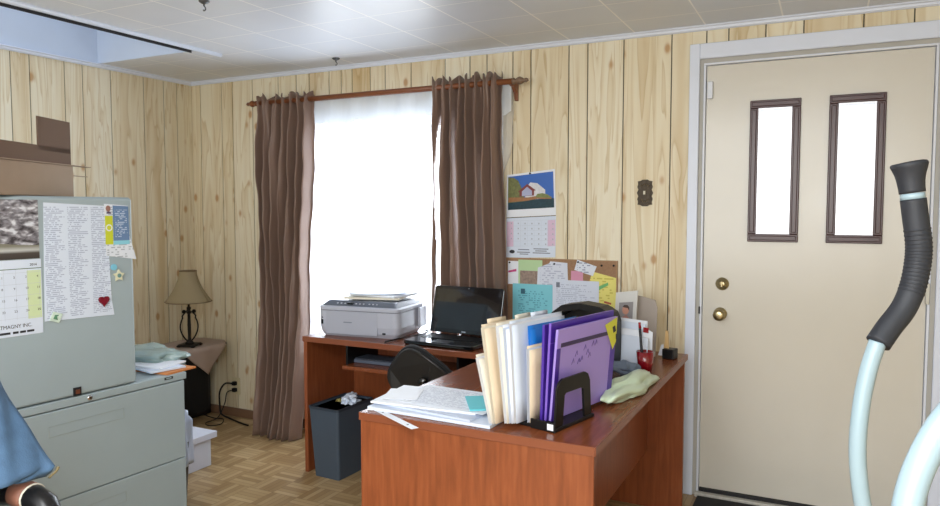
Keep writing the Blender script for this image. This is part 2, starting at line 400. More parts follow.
# cove and baseboards
def cove(name, p0, p1, inward):
    mb = MB(); p0 = Vector(p0); p1 = Vector(p1); i = Vector(inward)
    prof = [(0, 0), (.022, 0), (.022, -.005), (.014, -.009), (.012, -.018), (.004, -.024), (0, -.024)]
    mb.prism([(a, b) for a, b in prof], lambda a, b, d: (p0+(p1-p0)*d)+i*a+Vector((0, 0, b)), 0, 1)
    struct(mb.build(name, M_TRIM))
cove('trim_3', (0, -.0005, H), (XR, -.0005, H), (0, -1, 0))
cove('trim_4', (.0255, YR, H), (.0255, 0, H), (1, 0, 0))
M_BASE = mat('brown_baseboard', (128, 98, 76), .5)
struct(rbox('baseboard_back', M_BASE, None, .0, 3.34, -.014, -.0005, 0, .058, .003))
struct(rbox('baseboard_left', M_BASE, None, .0255, .039, YR, -.015, 0, .058, .003))

# ------------------------------------------------------------------ window
w = thing('window_1', None, None); w['kind'] = 'structure'
mb = MB(); fw = .045
for a, b, c, d in ((WX0, WX0+fw, WZ0, WZ1), (WX1-fw, WX1, WZ0, WZ1), (WX0+fw, WX1-fw, WZ0, WZ0+fw), (WX0+fw, WX1-fw, WZ1-fw, WZ1), (1.38, 1.42, WZ0+fw, WZ1-fw)):
    mb.box(a, b, .02, .09, c, d)
mb.build('window_frame', M_WHITE, w, bevel=.004)
mb = MB()
for a, b, c, d in ((WX0-.05, WX0, WZ0-.05, WZ1+.05), (WX1, WX1+.05, WZ0-.05, WZ1+.05), (WX0, WX1, WZ1, WZ1+.05)): mb.box(a, b, -.014, -.0005, c, d)
mb.build('window_casing', M_WHITE, w, bevel=.003)
rbox('window_sill', M_WHITE, w, WX0-.06, WX1+.06, -.03, .02, WZ0-.03, WZ0)
M_GLASS = glass_mat('window_glass')
MB().box(WX0+fw, 1.38, .05, .056, WZ0+fw, WZ1-fw).build('window_pane', M_GLASS, w)
MB().box(1.42, WX1-fw, .05, .056, WZ0+fw, WZ1-fw).build('window_pane', M_GLASS, w)

# ------------------------------------------------------------------ door
d = thing('door_1', None, None, (3.882, 0, 0)); d['kind'] = 'structure'
dx = 3.882
def L(x): return x-dx
mb = MB(); lites = [(3.627, 3.827, 1.262, 1.900), (3.957, 4.162, 1.262, 1.902)]
X0, X1, Z0, Z1 = 3.422, 4.341, .040, 2.086
y0, y1 = .012, .052
xs = [X0, lites[0][0], lites[0][1], lites[1][0], lites[1][1], X1]
for i in range(5):
    if i in (1, 3):
        q = lites[0] if i == 1 else lites[1]
        mb.box(L(xs[i]), L(xs[i+1]), y0, y1, Z0, q[2]); mb.box(L(xs[i]), L(xs[i+1]), y0, y1, q[3], Z1)
    else: mb.box(L(xs[i]), L(xs[i+1]), y0, y1, Z0, Z1)
mb.build('door_slab', M_CREAMDOOR, d, weld=True)
M_LG = glass_mat('frosted_door_glass', .35)
for q in lites:
    a, b, c, e = q; f = MB()
    A, B = L(a)-.008, L(b)+.008; c2, e2 = c-.008, e+.008; W = .037
    for s in ((A, B, c2, c2+W), (A, B, e2-W, e2), (A, A+W, c2+W, e2-W), (B-W, B, c2+W, e2-W)):
        f.box(s[0], s[1], -.004, .011, s[2], s[3])
        f.box(s[0]+.008, s[1]-.008, -.010, -.004, s[2]+.008, s[3]-.008) if s[1]-s[0] > .02 and s[3]-s[2] > .02 else None
    lf = f.build('lite_frame', M_MAROON, d, bevel=.004)
    f = MB(); W2 = .008; A += W; B -= W; c3 = c2+W; e3 = e2-W
    for s in ((A, B, c3, c3+W2), (A, B, e3-W2, e3), (A, A+W2, c3+W2, e3-W2), (B-W2, B, c3+W2, e3-W2)): f.box(s[0], s[1], -.002, .012, s[2], s[3])
    f.build('glazing_bead', M_SILVER, lf)
    MB().box(A, B, .03, .034, c3, e3).build('lite_glass', M_LG, lf)
# jamb, stop, casing, threshold
mb = MB()
mb.box(L(DX0), L(X0)-.014, .001, .11, 0, DZ1-.0); mb.box(L(X1)+.014, L(DX1), .001, .11, 0, DZ1); mb.box(L(X0)-.014, L(X1)+.014, .001, .11, Z1+.014, DZ1)
mb.build('door_jamb', mat('greyed_jamb', (178, 176, 170), .5), d)
mb = MB(); s = .010
mb.box(L(X0)-s-.003, L(X0)-.003, -.004, .05, .02, Z1+.003); mb.box(L(X1)+.003, L(X1)+s+.003, -.004, .05, .02, Z1+.003); mb.box(L(X0)-s-.003, L(X1)+s+.003, -.004, .05, Z1+.003, Z1+s+.003)
mb.build('door_stop', M_WHITE, d, bevel=.002)
mb = MB()
for a, b, c, e in ((3.345, 3.392, 0, 2.190), (4.372, 4.43, 0, 2.190), (3.392, 4.372, 2.118, 2.190)): mb.box(L(a), L(b), -.018, -.0005, c, e)
mb.build('door_casing', M_TRIM, d, bevel=.004)
rbox('threshold', mat('worn_white_threshold', (190, 188, 182), .5, var=.25, vscale=60), d, L(3.405), L(4.36), -.03, .1, 0, .022)
rbox('weatherstrip', M_DARK, d, L(X0), L(X1), -.002, .05, .022, .0385, .001)
# hardware
def knob(name, x, z, deep):
    mb = MB().lathe([(.030, 0), (.031, -.006), (.026, -.012), (.017, -.016)]+([(.012, -.035), (.022, -.045), (.028, -.055), (.026, -.066), (.014, -.070)] if deep else [(.016, -.02), (.010, -.022)]), (L(x), .012, z), 28, axis='y')
    return mb.build(name, M_BRASS, d, smooth=True, bevel=0)
knob('door_knob', 3.505, .904, True); kd = knob('deadbolt', 3.511, 1.049, False)
rbox('thumb_turn', M_BRASS, kd, L(3.511)-.004, L(3.511)+.004, -.024, -.010, 1.035, 1.063, .002)
rbox('closer_bracket', M_WHITE, d, L(3.428), L(3.452), -.014, .010, 1.93, 2.01, .003)  # small white closer bracket plate at the upper left of the door
rbox('strike_plate', M_DARK, d, L(3.405), L(3.413), -.0065, -.002, .90, .935, .001)
for z in (1.0,): rbox('hinge', mat('hinge_grey', (170, 168, 160), .35, .5), d, L(4.336), L(4.352), -.008, .010, z, z+.09, .002)
tag(rbox('door_mat', mat('black_rubber_mat', (30, 30, 34), .8, bump=.5), None, 3.42, 4.35, -.55, -.034, .0005, .012, .004), 'black rubber mat on the floor in front of the cream door', 'mat')

# ------------------------------------------------------------------ curtains
def gather_curtain(name, label, top, mid, bot, z_top, z_bot, y_base, flare, pleats, seed, slits=(), z_mid=.83, puddle=0):
    rnd = random.Random(seed); ph = [rnd.uniform(0, 6) for _ in range(6)]
    def edge(z, k):
        if z > z_mid: t = (z_top-z)/(z_top-z_mid); t = t*t*(3-2*t); return top[k]*(1-t)+mid[k]*t
        t = (z_mid-z)/(z_mid-z_bot); return mid[k]*(1-t)+bot[k]*t
    def fn(u, v):
        z = z_bot+(z_top-z_bot)*v
        x0, x1 = edge(z, 0), edge(z, 1); x = x0+(x1-x0)*(u+.018*math.sin(u*pleats*5+ph[5]+z*2.2)*(1-v)+.012*math.sin(u*31+z*3+ph[2])*min(1, (1-v)*3))
        dr = 1-v
        am = .016+.024*min(1, dr*6)
        y = y_base + am*math.sin(u*pleats*2*math.pi+ph[0]+.8*math.sin(z*1.3+ph[1])*dr) + .010*math.sin(u*pleats*4.3*math.pi+ph[3]+z*2) + .006*math.sin(z*9+u*20+ph[4])
        y += .004*math.sin(z*26+u*9)+.030*noise.noise(Vector((u*5+seed, z*.9, 0)))*min(1, dr*5)+.012*noise.noise(Vector((u*14+seed, z*2.6, 3)))
        y -= flare*max(0, (.9-z)/.9)**1.5
        if v > .965: z += .016*math.sin(u*pleats*2*math.pi*1.5+1)+.006*math.sin(u*40); y = y_base+(y-y_base)*1.2
        if puddle and v < .03: z += puddle*abs(math.sin(u*9+1))
        return (x, y, z)
    def skip(u, v):
        z = z_bot+(z_top-z_bot)*v
        for uc, w0, za, zb in slits:
            if za < z < zb:
                w = w0*min(1, (zb-z)/.35)*(.75+.25*math.sin(z*7+uc*30))
                if abs(u-uc-.012*math.sin(z*3+uc*9)) < w/2: return True
        return False
    o = MB().grid(fn, 150, 60, skip=skip).build(name, M_BROWN, smooth=True, solid=.0016)
    return tag(o, label, 'curtain')
gather_curtain('curtain', 'brown satin curtain gathered on the rod left of the bright window, reaching the floor', (.695, 1.145), (.72, 1.075), (.79, 1.11), 2.108, .006, -.10, .155, 7, 4)
gather_curtain('curtain', 'brown satin curtain with light slits between folds right of the window, behind the laptop', (1.985, 2.395), (1.99, 2.415), (1.985, 2.44), 2.118, .006, -.10, .0, 8, 9,
               slits=((.10, .11, .7, 2.03), (.36, .065, .7, 2.03), (.77, .045, 1.0, 1.9)))
def sheer(u, v):
    z = .30+(2.062-.30)*v; k = min(1, max(0, (z-1.45)/.35)); x = .80+(2.355+.085*k*k*(3-2*k)-.80)*u
    y = -.045+.010*math.sin(u*60+.5*math.sin(z*3))+.005*math.sin(u*140)
    return (x+.004*math.sin(z*30)*(u > .98), y, z)
tag(MB().grid(sheer, 220, 24).build('sheer_curtain', sheer_mat(), smooth=True), 'white sheer curtain hanging in front of the bright window', 'curtain')
r = thing('curtain_rod', 'reddish brown wooden curtain rod with a turned finial above the window', 'curtain rod', (1.56, -.1, 2.075))
MB().tube([(-.85, 0, 0), (.90, 0, 0)], .0155, 14).build('rod_pole', M_ROD, r, smooth=True)
for s, x in ((-1, -.85), (1, .90)):
    prof = [(.0125, 0), (.017, .004*s), (.017, .012*s), (.010, .018*s), (.019, .034*s), (.021, .044*s), (.014, .060*s), (.008, .066*s), (.012, .078*s), (.006, .09*s)]
    MB().lathe(prof, (x, 0, 0), 20, axis='x').build('finial', M_ROD if s < 0 else mat('greyed_finial_wood', (120, 96, 76), .4), r, smooth=True)
for x in (-.83, .885):
    mb = MB().prism([(.100, .012), (.0, .016), (.0, -.014), (.04, -.022), (.078, -.05), (.085, -.085), (.100, -.09)], lambda a, b, dd: (x+dd, a, b), -.010, .010)
    mb.build('bracket', M_ROD, r, bevel=.003)
sr = MB().tube([(.79, -.045, 2.066), (2.45, -.045, 2.066)], .005, 8).build('sheer_rod', M_WHITE); tag(sr, 'thin white inner rod carrying the sheer curtain above the window', 'curtain rod')

so_ = bpy.data.objects['sheer_curtain']
MB().grid(lambda u, v: (.80+1.64*u, -.062+.008*math.sin(u*60)+.003*math.sin(u*150), 1.925+.140*v+(.010*math.sin(u*37)+.008*math.sin(u*83))*(1-v)), 220, 4).build('header_ruffle', mat('white_voile_hem', (234, 240, 246), .8, trans=.35), so_, smooth=True)
# ------------------------------------------------------------------ ceiling hooks
def hook(x, y, lab):
    mb = MB().lathe([(.022, 0), (.022, -.004), (.014, -.010), (.004, -.014), (.004, -.022)], (0, 0, 0), 18)
    mb.tube([(0, 0, -.022), (.006, 0, -.027), (.008, 0, -.034), (.004, 0, -.040), (-.003, 0, -.040), (-.005, 0, -.036)], .0028, 8)
    o = mb.build('ceiling_hook', mat('grey_metal', (92, 94, 98), .4, .6), smooth=True); o.location = (x, y, H-.0005); tag(o, lab, 'hook')
hook(1.40, -.20, 'small grey metal hook in the ceiling above the window')
hook(1.60, -1.36, 'small grey metal hook in the ceiling cut by the top edge of the photo')

# ------------------------------------------------------------------ computer desk (against the window)
cd = thing('computer_desk', 'cherry laminate computer desk under the window carrying the printer and laptop', 'desk', (1.48, -.62, 0))
o = rbox('desktop', M_CHT, cd, 0, 1.105, 0, .44, .707, .735, .003)
rbox('edge_band', M_EDGE, o, 0, 1.105, -.003, 0, .707, .7345, .001)
rbox('side_panel', M_CH, cd, .0, .022, .006, .435, 0, .7065, .002)
rbox('side_panel', M_CH, cd, 1.075, 1.097, .012, .435, 0, .7065, .002)
rbox('back_panel', M_CH, cd, .0265, 1.0745, .418, .433, .16, .7065, .001)
t = rbox('keyboard_tray', M_CHT, cd, .255, .92, .0, .33, .582, .602, .003)
for x in (.257, .905): rbox('tray_slide', M_BLACK, t, x, x+.012, .03, .31, .6025, .7065, .001)
kb = thing('keyboard', 'grey keyboard lying on the pull-out tray of the window desk', 'keyboard', (1.90, -.47, .6025))
rbox('keyboard_body', mat('slate_grey_plastic', (88, 96, 112), .5), kb, -.18, .18, -.065, .065, 0, .018, .004)
mb = MB()
for r_ in range(5):
    for c_ in range(16): mb.box(-.172+c_*.0215, -.153+c_*.0215, -.056+r_*.0225, -.036+r_*.0225, .018, .024)
mb.build('keys', mat('dark_keys', (60, 66, 78), .5), kb)

# ------------------------------------------------------------------ reception desk
rd = thing('reception_desk', 'large cherry laminate desk in the foreground holding paper stacks and folders', 'desk', (2.586, -1.665, 0))
W, D_ = .803, 1.47
o = rbox('desktop', M_CHT, rd, 0, W, 0, D_, .708, .735, .003)
mb = MB(); mb.box(0, W, -.003, 0, .709, .7345); mb.box(W, W+.003, 0, D_, .709, .7345); mb.build('edge_band', M_EDGE, o)
rbox('front_panel', M_CH, rd, .002, W-.004, .004, .026, 0, .7075, .002)
rbox('rear_panel', M_CH, rd, .002, W-.004, D_-.055, D_-.033, 0, .7075, .002)
rbox('modesty_panel', M_CH, rd, W-.185, W-.167, .0265, D_-.0555, .27, .7075, .002)

# ------------------------------------------------------------------ printer
pr_ = thing('printer', 'light grey inkjet printer with dark lid on the window desk beside the laptop', 'printer', (1.750, -.365, .7355), 7)
M_PR = mat('light_grey_printer_plastic', (176, 180, 194), .35); M_PRD = mat('dark_grey_printer_plastic', (92, 98, 110), .25)
pr_.scale = (1.1, 1.08, 1.13); w2, d2 = .215, .155
def rr(w, d, r, n=5):
    pts = []
    for cx, cy, a0 in ((w-r, -d+r, -90), (w-r, d-r, 0), (-w+r, d-r, 90), (-w+r, -d+r, 180)):
        for k in range(n+1): a = R(a0+90*k/n); pts.append((cx+r*math.cos(a), cy+r*math.sin(a)))
    return pts
def loft(rings, mi=0):
    mb = MB(); n = len(rings[0][0]); b = 0
    for pts, z in rings: mb.v += [(x, y, z) for x, y in pts]
    for i in range(len(rings)-1):
        for k in range(n): mb.f.append((i*n+k, i*n+(k+1) % n, (i+1)*n+(k+1) % n, (i+1)*n+k)); mb.mi.append(mi); mb.uv.append(None); mb.at.append(0.)
    mb.f.append(tuple(reversed(range(n)))); mb.f.append(tuple((len(rings)-1)*n+k for k in range(n)))
    mb.mi += [mi, mi]; mb.uv += [None, None]; mb.at += [0., 0.]
    return mb
loft([(rr(w2-.02, d2-.02, .025), 0), (rr(w2-.006, d2-.006, .03), .02), (rr(w2, d2, .032), .05), (rr(w2, d2, .032), .118), (rr(w2-.002, d2-.002, .032), .120)]).build('printer_body', M_PR, pr_)
loft([(rr(w2-.004, d2-.004, .03), .1205), (rr(w2-.004, d2-.004, .03), .1225)]).build('seam', M_DARK, pr_)
loft([(rr(w2+.001, d2+.001, .032), .123), (rr(w2+.001, d2+.001, .032), .137), (rr(w2-.006, d2-.006, .03), .142)]).build('upper_rim', M_PR, pr_)
lid = loft([(rr(w2-.012, d2-.010, .02), .1425), (rr(w2-.030, d2-.040, .02), .162), (rr(w2-.036, d2-.046, .02), .165)]).build('scanner_lid', M_PRD, pr_)
for x in (-.12, -.10, -.08, -.02, 0, .02, .05, .07, .09): MB().lathe([(.005, 0), (.005, .003), (.003, .004)], (x, -.127, .1515), 10).build('button', M_PR, lid)
rbox('display', M_BLACKG, lid, -.065, -.035, -.136, -.120, .149, .158, .001)
rbox('paper_door', mat('printer_door_grey', (168, 172, 186), .4), pr_, -.17, .105, -d2-.0015, -d2+.004, .012, .117, .001)
rbox('card_slot', M_BLACKG, pr_, -.197, -.186, -d2-.001, -d2+.01, .055, .078, .001)
rbox('card_slot', M_BLACKG, pr_, -.193, -.187, -d2-.001, -d2+.01, .083, .089, .001)
rbox('maker_mark', M_GINK, pr_, -.075, -.03, -d2-.0022, -d2-.001, .066, .071, .0002)
rbox('rear_tray', M_PR, pr_, .218, .232, .06, .14, .03, .125, .003)
rbox('badge', M_BLACKG, pr_, .13, .145, -d2-.001, -d2+.01, .02, .028, .001)
# papers on printer
def sheet(name, label, cat, w, d, loc, rz, m, th=.0012, curl=0, group=None, rx=0, ry=0, uv=True):
    def fn(u, v):
        x = (u-.5)*w; y = (v-.5)*d; return (x, y, curl*(abs(2*u-1)**3)*(.3+.7*v))
    mb = MB().grid(fn, 10, 6)
    o = mb.build(name, m, None, solid=th, offset=1); place(o, (loc[0], loc[1], loc[2]+th/2), rz, rx, ry); return tag(o, label, cat, group)
sheet('magazine', 'cream magazine lowest of the papers on the printer lid', 'magazine', .31, .22, (1.775, -.345, .9285), 14, M_CREAM, .010)
sheet('paper_bundle', 'white paper bundle in the middle of the pile on the printer lid', 'paper', .30, .21, (1.795, -.32, .9395), -4, M_PAPER, .010, 0)
sheet('paper_sheet', 'curled white sheet topmost on the pile over the printer lid', 'paper', .30, .22, (1.775, -.33, .9535), 24, M_PAPERB, .002, .026)

# ------------------------------------------------------------------ laptop
lp = thing('laptop', 'open glossy black laptop on the window desk right of the printer', 'laptop', (2.285, -.46, .7355), -3)
b_ = loft([(rr(.195, .13, .02), 0), (rr(.2, .135, .022), .008), (rr(.2, .135, .022), .020), (rr(.196, .131, .02), .023)]).build('laptop_base', M_BLACKG, lp)
mb = MB()
for r_ in range(6):
    for c_ in range(15): mb.box(-.165+c_*.022, -.146+c_*.022, -.02+r_*.0185, -.004+r_*.0185, .0232, .0255)
mb.build('keys', M_BLACK, b_)
rbox('touchpad', mat('grey_touchpad', (60, 62, 66), .3), b_, -.05, .05, -.115, -.045, .0231, .0242, .0005)
sc = MB().prism([(-.205, 0), (.205, 0), (.205, .236), (.195, .246), (-.195, .246), (-.205, .236)], lambda a, b, t: (a, .125+t+b*.25, .028+b*.97), 0, .011).build('laptop_screen', M_BLACKG, lp, bevel=.002)
MB().prism([(-.188, .022), (.188, .022), (.188, .230), (-.188, .230)], lambda a, b, t: (a, .125+t+b*.25, .028+b*.97), -.0008, .0).build('display', mat('dark_display', (16, 18, 22), .08, coat=1), sc)
MB().prism([(-.012, .008), (.012, .008), (.012, .014), (-.012, .014)], lambda a, b, t: (a, .125+t+b*.25, .028+b*.97), -.001, .0).build('screen_badge', M_CHROME, sc)
MB().prism([(-.003, .235), (.003, .235), (.003, .240), (-.003, .240)], lambda a, b, t: (a, .125+t+b*.25, .028+b*.97), -.001, .0).build('webcam', M_CHROME, sc)
# power cord between printer and laptop
cord = MB().tube([(1.975, -.19, .742), (2.02, -.22, .741), (2.04, -.30, .741), (2.01, -.42, .741), (1.99, -.52, .741), (1.985, -.60, .741)], .004, 8).build('black_cord', M_BLACK, smooth=True)
tag(cord, 'black cord lying on the window desk between printer and laptop', 'cord')

# ------------------------------------------------------------------ waste bin with papers
wb = thing('waste_bin', 'dark slate blue rectangular waste bin on the floor in front of the window desk', 'waste bin', (1.650, -.515, 0), -3)
M_BIN = mat('slate_blue_plastic', (66, 78, 92), .5)
def tub(w0, d0, w1, d1, h, th=.006):
    o_ = [(rr(w0, d0, .012, 3), 0), (rr(w1, d1, .014, 3), h), (rr(w1-th, d1-th, .010, 3), h), (rr(w0-th, d0-th, .008, 3), .012)]
    return loft(o_)
tub(.082, .125, .098, .150, .375).build('bin_body', M_BIN, wb)
mb = MB(); ro = rr(.101, .153, .016, 3); ri = rr(.094, .146, .012, 3)
mb = loft([(ro, .366), (ro, .379), (ri, .379), (ri, .366)]); mb.build('bin_rim', mat('slate_rim', (44, 54, 66), .45), wb)
def crumple(name, label, cat, r, loc, m, squash=(1, 1, 1), seed=0, amp=.35, sub=3, group=None, flatb=None, freq=2.2, rz=0):
    bm = bmesh.new(); bmesh.ops.create_icosphere(bm, subdivisions=sub, radius=1)
    for v in bm.verts:
        n_ = noise.noise(v.co*freq+Vector((seed, 0, 0)))+.5*noise.noise(v.co*freq*2.3+Vector((0, seed, 0)))
        ridg = abs(noise.noise(v.co*freq*1.6+Vector((0, 0, seed))))
        v.co *= 1+amp*n_-amp*.7*ridg
        v.co = Vector((v.co.x*squash[0], v.co.y*squash[1], v.co.z*squash[2]))*r
        if flatb is not None and v.co.z < flatb: v.co.z = flatb
    me = bpy.data.meshes.new(name); bm.to_mesh(me); bm.free(); me.materials.append(m)
    if sub > 3: me.polygons.foreach_set('use_smooth', [True]*len(me.polygons))
    o = bpy.data.objects.new(name, me); C.objects.link(o); place(o, loc, rz); tag(o, label, cat, group); return o
crumple('crumpled_paper', 'crumpled white paper at the right end of the slate waste bin', 'paper', .048, (1.675, -0.475, 0.372), M_PAPERB, (1, 1.1, .8), 3, .6, freq=3)
crumple('crumpled_paper', 'crumpled white paper poking above the rear rim of the slate waste bin', 'paper', .036, (1.635, -0.405, 0.366), M_PAPERB, (.8, 1, .9), 8, .6, freq=3)
crumple('crumpled_paper', 'yellowish crumpled wrapper in the middle of the slate waste bin', 'wrapper', .024, (1.605, -0.47, 0.36), mat('mustard_wrapper', (170, 160, 96), .6), (1, 1.2, .7), 5, .5)
crumple('waste_bag', 'black bin liner bulging inside the slate waste bin', 'bin liner', .06, (1.647, -0.515, 0.275), M_BLACK, (.95, 1.7, .6), 11, .25)

# ------------------------------------------------------------------ task chair between the desks
tc_ = thing('office_chair', 'black office chair with an adjustment knob on its back, tucked between the two desks', 'chair', (2.30, -.72, 0), 10)
M_CHP = mat('black_moulded_shell', (15, 15, 17), .4)
for k in range(5):
    a = R(72*k+10); l = MB().tube([(0, 0, .085), (.13*math.cos(a), .13*math.sin(a), .075), (.25*math.cos(a), .25*math.sin(a), .06)], [.022, .018, .012], 10).build('leg', M_BLACK, tc_, smooth=True)
    MB().lathe([(.024, -.011), (.026, 0), (.024, .011)], (.25*math.cos(a), .25*math.sin(a), .026), 16, axis='y').build('caster', M_BLACK, l, smooth=True)
MB().lathe([(.03, .07), (.03, .2), (.018, .2), (.018, .42)]).build('gas_column', M_BLACK, tc_, smooth=True)
MB().prism(rr(0.18, .17, .07, 6), lambda a, b, t: (a, b, t), .42, .485).build('seat', M_BFAB, tc_, bevel=.02)
def back_outline(n=28):
    pts = []
    for k in range(n):
        a = 2*math.pi*k/n; c_, s_ = math.cos(a), math.sin(a)
        x = .150*abs(c_)**.62*(1 if c_ > 0 else -1); z = .125*abs(s_)**.62*(1 if s_ > 0 else -1)
        pts.append((x, z))
    return pts
an = R(-36)
def bk(a, b, t):
    bow = .9*(a*a)
    x, z = a*math.cos(an)-b*math.sin(an), a*math.sin(an)+b*math.cos(an)
    return (x+.045, -.19-t+bow-.12*z, z+.662)
bp_ = MB().prism(back_outline(), bk, .0, .045).build('backrest', M_BFAB, tc_, bevel=.012)
MB().prism([(x*.93, z*.93) for x, z in back_outline()], bk, .046, .058).build('back_shell', M_CHP, tc_, bevel=.006)
MB().lathe([(.020, 0), (.020, -.018), (.014, -.024)], (.075, -.252, .665), 16, axis='y').build('adjustment_knob', M_BLACKG, tc_, smooth=True)
MB().tube([(.06, -.02, .41), (.07, -.2, .40), (.045, -.262, .46), (.045, -.262, .60)], .016, 10).build('back_support', M_BLACK, tc_, smooth=True)

# ------------------------------------------------------------------ filing cabinets
CR = -3.5; CP = (1.5535, -1.456)
fc = thing('filing_cabinet', 'long grey-green lateral filing cabinet at lower left with two wide drawers', 'filing cabinet', (*CP, 0), CR)
LW, LD = 1.06, .46
rbox('cabinet_body', M_CAB, fc, -LD, -.020, -LW, 0, .0, .722, .004)
rbox('top_rail', M_CAB, fc, -.0195, 0, -LW, 0, .692, .722, .004)
M_CABF = mat('cabinet_label_recess', (156, 168, 170), .5)
for i, (a, b) in enumerate(((.362, .6885), (.032, .3585))):
    dr = rbox('drawer', M_CAB, fc, -.0195, 0, -LW+.012, -.012, a, b, .003)
    f = MB(); z0, z1 = b-.092, b-.052
    for q in (quad(-.58, -.29, z1-.002, z1), quad(-.58, -.29, z0, z0+.002), quad(-.58, -.578, z0, z1), quad(-.292, -.29, z0, z1)): flat(f, q, .0001, .0012)
    f.build('label_holder', M_CABF, dr)
rbox('kick_base', M_CABD, fc, -.04, -.022, -LW+.01, -.01, .0, .03, .001) if False else None
lk = MB().lathe([(.009, -.002), (.010, .003), (.007, .0045)], (0, -.426, .7075), 20, axis='x').build('lock', M_CHROME, fc, smooth=True)
rbox('keyhole', M_DARK, lk, .0046, .0052, -.4275, -.4245, .7035, .7115, .0002)
mb = MB(); flat(mb, quad(-.107, -.067, .706, .7165), .0002, .001); flat(mb, quad(-.099, -.075, .709, .7135), .0013, .0004, 1)
mb.build('maker_badge', [M_CABD, M_CAB], fc)
uc = thing('upper_cabinet', 'grey-green metal cabinet standing on the long filing cabinet, covered with magnets and papers', 'cabinet', (*CP, .7225), CR)
UY1 = -.226; UW = .90
rbox('cabinet_body', M_CAB, uc, -LD, -.018, UY1-UW, UY1, 0, .728, .006)
rbox('cabinet_front', M_CAB, uc, -.0175, -.001, UY1-UW+.001, UY1-.005, .004, .724, .008)
ca, sa = math.cos(R(CR)), math.sin(R(CR))
def cabw(x, y, z): return (CP[0]+x*ca-y*sa, CP[1]+x*sa+y*ca, z)
def on_cab(name, label, cat, y, z): return thing(name, label, cat, cabw(0, y-.014, z), CR)
pq = on_cab('latch_plate', 'small black and brown square latch plate low on the upper cabinet', 'latch', -.4585, .7265)
mb = MB(); flat(mb, quad(-.0145, .0145, 0, .030), 0, .004); mb.build('plate', M_DARK, pq); mb = MB(); flat(mb, quad(-.007, .007, .007, .022), .0042, .003); mb.build('latch', mat('brown_latch', (110, 62, 44), .4), pq)

# winter calendar on the cabinet
wc = on_cab('wall_calendar', 'calendar with a snowy tree photo on the upper cabinet at the left edge', 'calendar', -.66, .975)
mb = MB(); flat(mb, quad(-.19, .085, .26, .462)); 
def winter():
    g = G('winter_photo', .3, .5); uv = g.n('ShaderNodeUVMap'); sp = g.n('ShaderNodeSeparateXYZ'); g.l(uv.outputs[0], sp.inputs[0])
    n = g.n('ShaderNodeTexNoise', _Scale=8., _Detail=10., _Distortion=.3); g.l(mapped(g, uv.outputs[0], (1, 1.4, 1)), n.inputs['Vector'])
    tree = g.ramp(n.outputs[0], [(.36, (58, 54, 60)), (.52, (140, 138, 146)), (.64, (216, 218, 226))])
    ground = g.ramp(sp.outputs[1], [(0, (62, 56, 54)), (.10, (76, 70, 66)), (.15, (190, 192, 190)), (.22, (128, 126, 112))])
    k = g.math('LESS_THAN', sp.outputs[1], g.math('MULTIPLY_ADD', g.math('SINE', g.math('MULTIPLY', sp.outputs[0], 5.)), .03, .26))
    g.l(g.mix(k, tree, ground), g.b.inputs['Base Color']); return g.m
mb.build('photo_page', winter(), wc)
mb = MB(); flat(mb, quad(-.19, .089, 0, .2575), .0002); flat(mb, quad(.04, .0865, .055, .22), .0007, .0002, 1); flat(mb, quad(-.19, .089, .226, .2285), .0007, .0002, 2)
for x in [-.19+.0385*k for k in range(1, 8)]: flat(mb, quad(x+.0005, x+.0012, .055, .226), .0009, .0001, 3)
for k in range(5): flat(mb, quad(-.19, .0865, .060+k*.0385, .0608+k*.0385), .0009, .0001, 3)
mb.build('month_page', [M_PAPERB, mat('pale_green_column', (206, 222, 176), .6), mat('green_print', (84, 110, 80), .6), mat('light_rule', (190, 198, 210), .6)], wc)
for row in range(4):
    for col in range(7):
        n_ = 4+7*row-(6-col)
        if n_ > 0: text_obj('date', str(n_), .011, M_GINK if col < 6 else M_INK, wc, .072-(6-col)*.0385, .196-row*.0385, .0013)
text_obj('year', '2014', .012, M_INK, wc, .05, .236, .0011)
text_obj('printed_text', 'MONTMAGNY INC.', .0175, M_INK, wc, .052, .028, .0009, 'RIGHT', .93)
mb = MB()
for a, b in ((-.12, -.07), (-.062, -.02), (-.012, .006), (.011, .03), (.034, .058)): flat(mb, quad(a, b, .009, .0165), .0008, .0002)
mb.build('printed_line', M_INK, wc)
# printed list
pl_ = on_cab('phone_list', 'large white sheet printed with three columns of names on the upper cabinet', 'notice', -.44, 1.00)
ML = print_mat('list_print', (214, 224, 240), (168, 178, 202), 62, 3, .75, .035, 60)
mb = MB(); flat(mb, [(-.126, .012), (.136, .004), (.127, .06), (.115, .417), (-.117, .428), (-.122, .2)], .0009); mb.build('printed_sheet', ML, pl_)
hm = on_cab('heart_magnet', 'dark red heart magnet on the printed list of the upper cabinet', 'magnet', -.347, 1.062)
pts = []
for k in range(24):
    a = 2*math.pi*k/24; pts.append((0.021*math.sin(a)**3, .00135*(13*math.cos(a)-5*math.cos(2*a)-2*math.cos(3*a)-math.cos(4*a))))
mb = MB(); flat(mb, pts, .0022, .006); mb.build('heart', mat('dark_red_enamel', (120, 16, 40), .25), hm, bevel=.0015)
sm = on_cab('star_magnet', 'small pale star magnet just below the yellow and blue flyer', 'magnet', -.284, 1.152)
mb = MB(); flat(mb, [(.024*(1 if k % 2 == 0 else .55)*math.cos(R(36*k+90)), .024*(1 if k % 2 == 0 else .55)*math.sin(R(36*k+90))) for k in range(10)], .0022, .005)
mb.build('star', mat('pale_yellow_enamel', (222, 220, 190), .35), sm, bevel=.001)
mb = MB(); flat(mb, [(.008*math.cos(R(30*k)), .008*math.sin(R(30*k))) for k in range(12)], .0074, .002); mb.build('centre', mat('sea_green_enamel', (110, 150, 146), .35), sm)
sm2 = on_cab('blue_magnet', 'little sky blue magnet at the lower corner of the yellow flyer', 'magnet', -.303, 1.185)
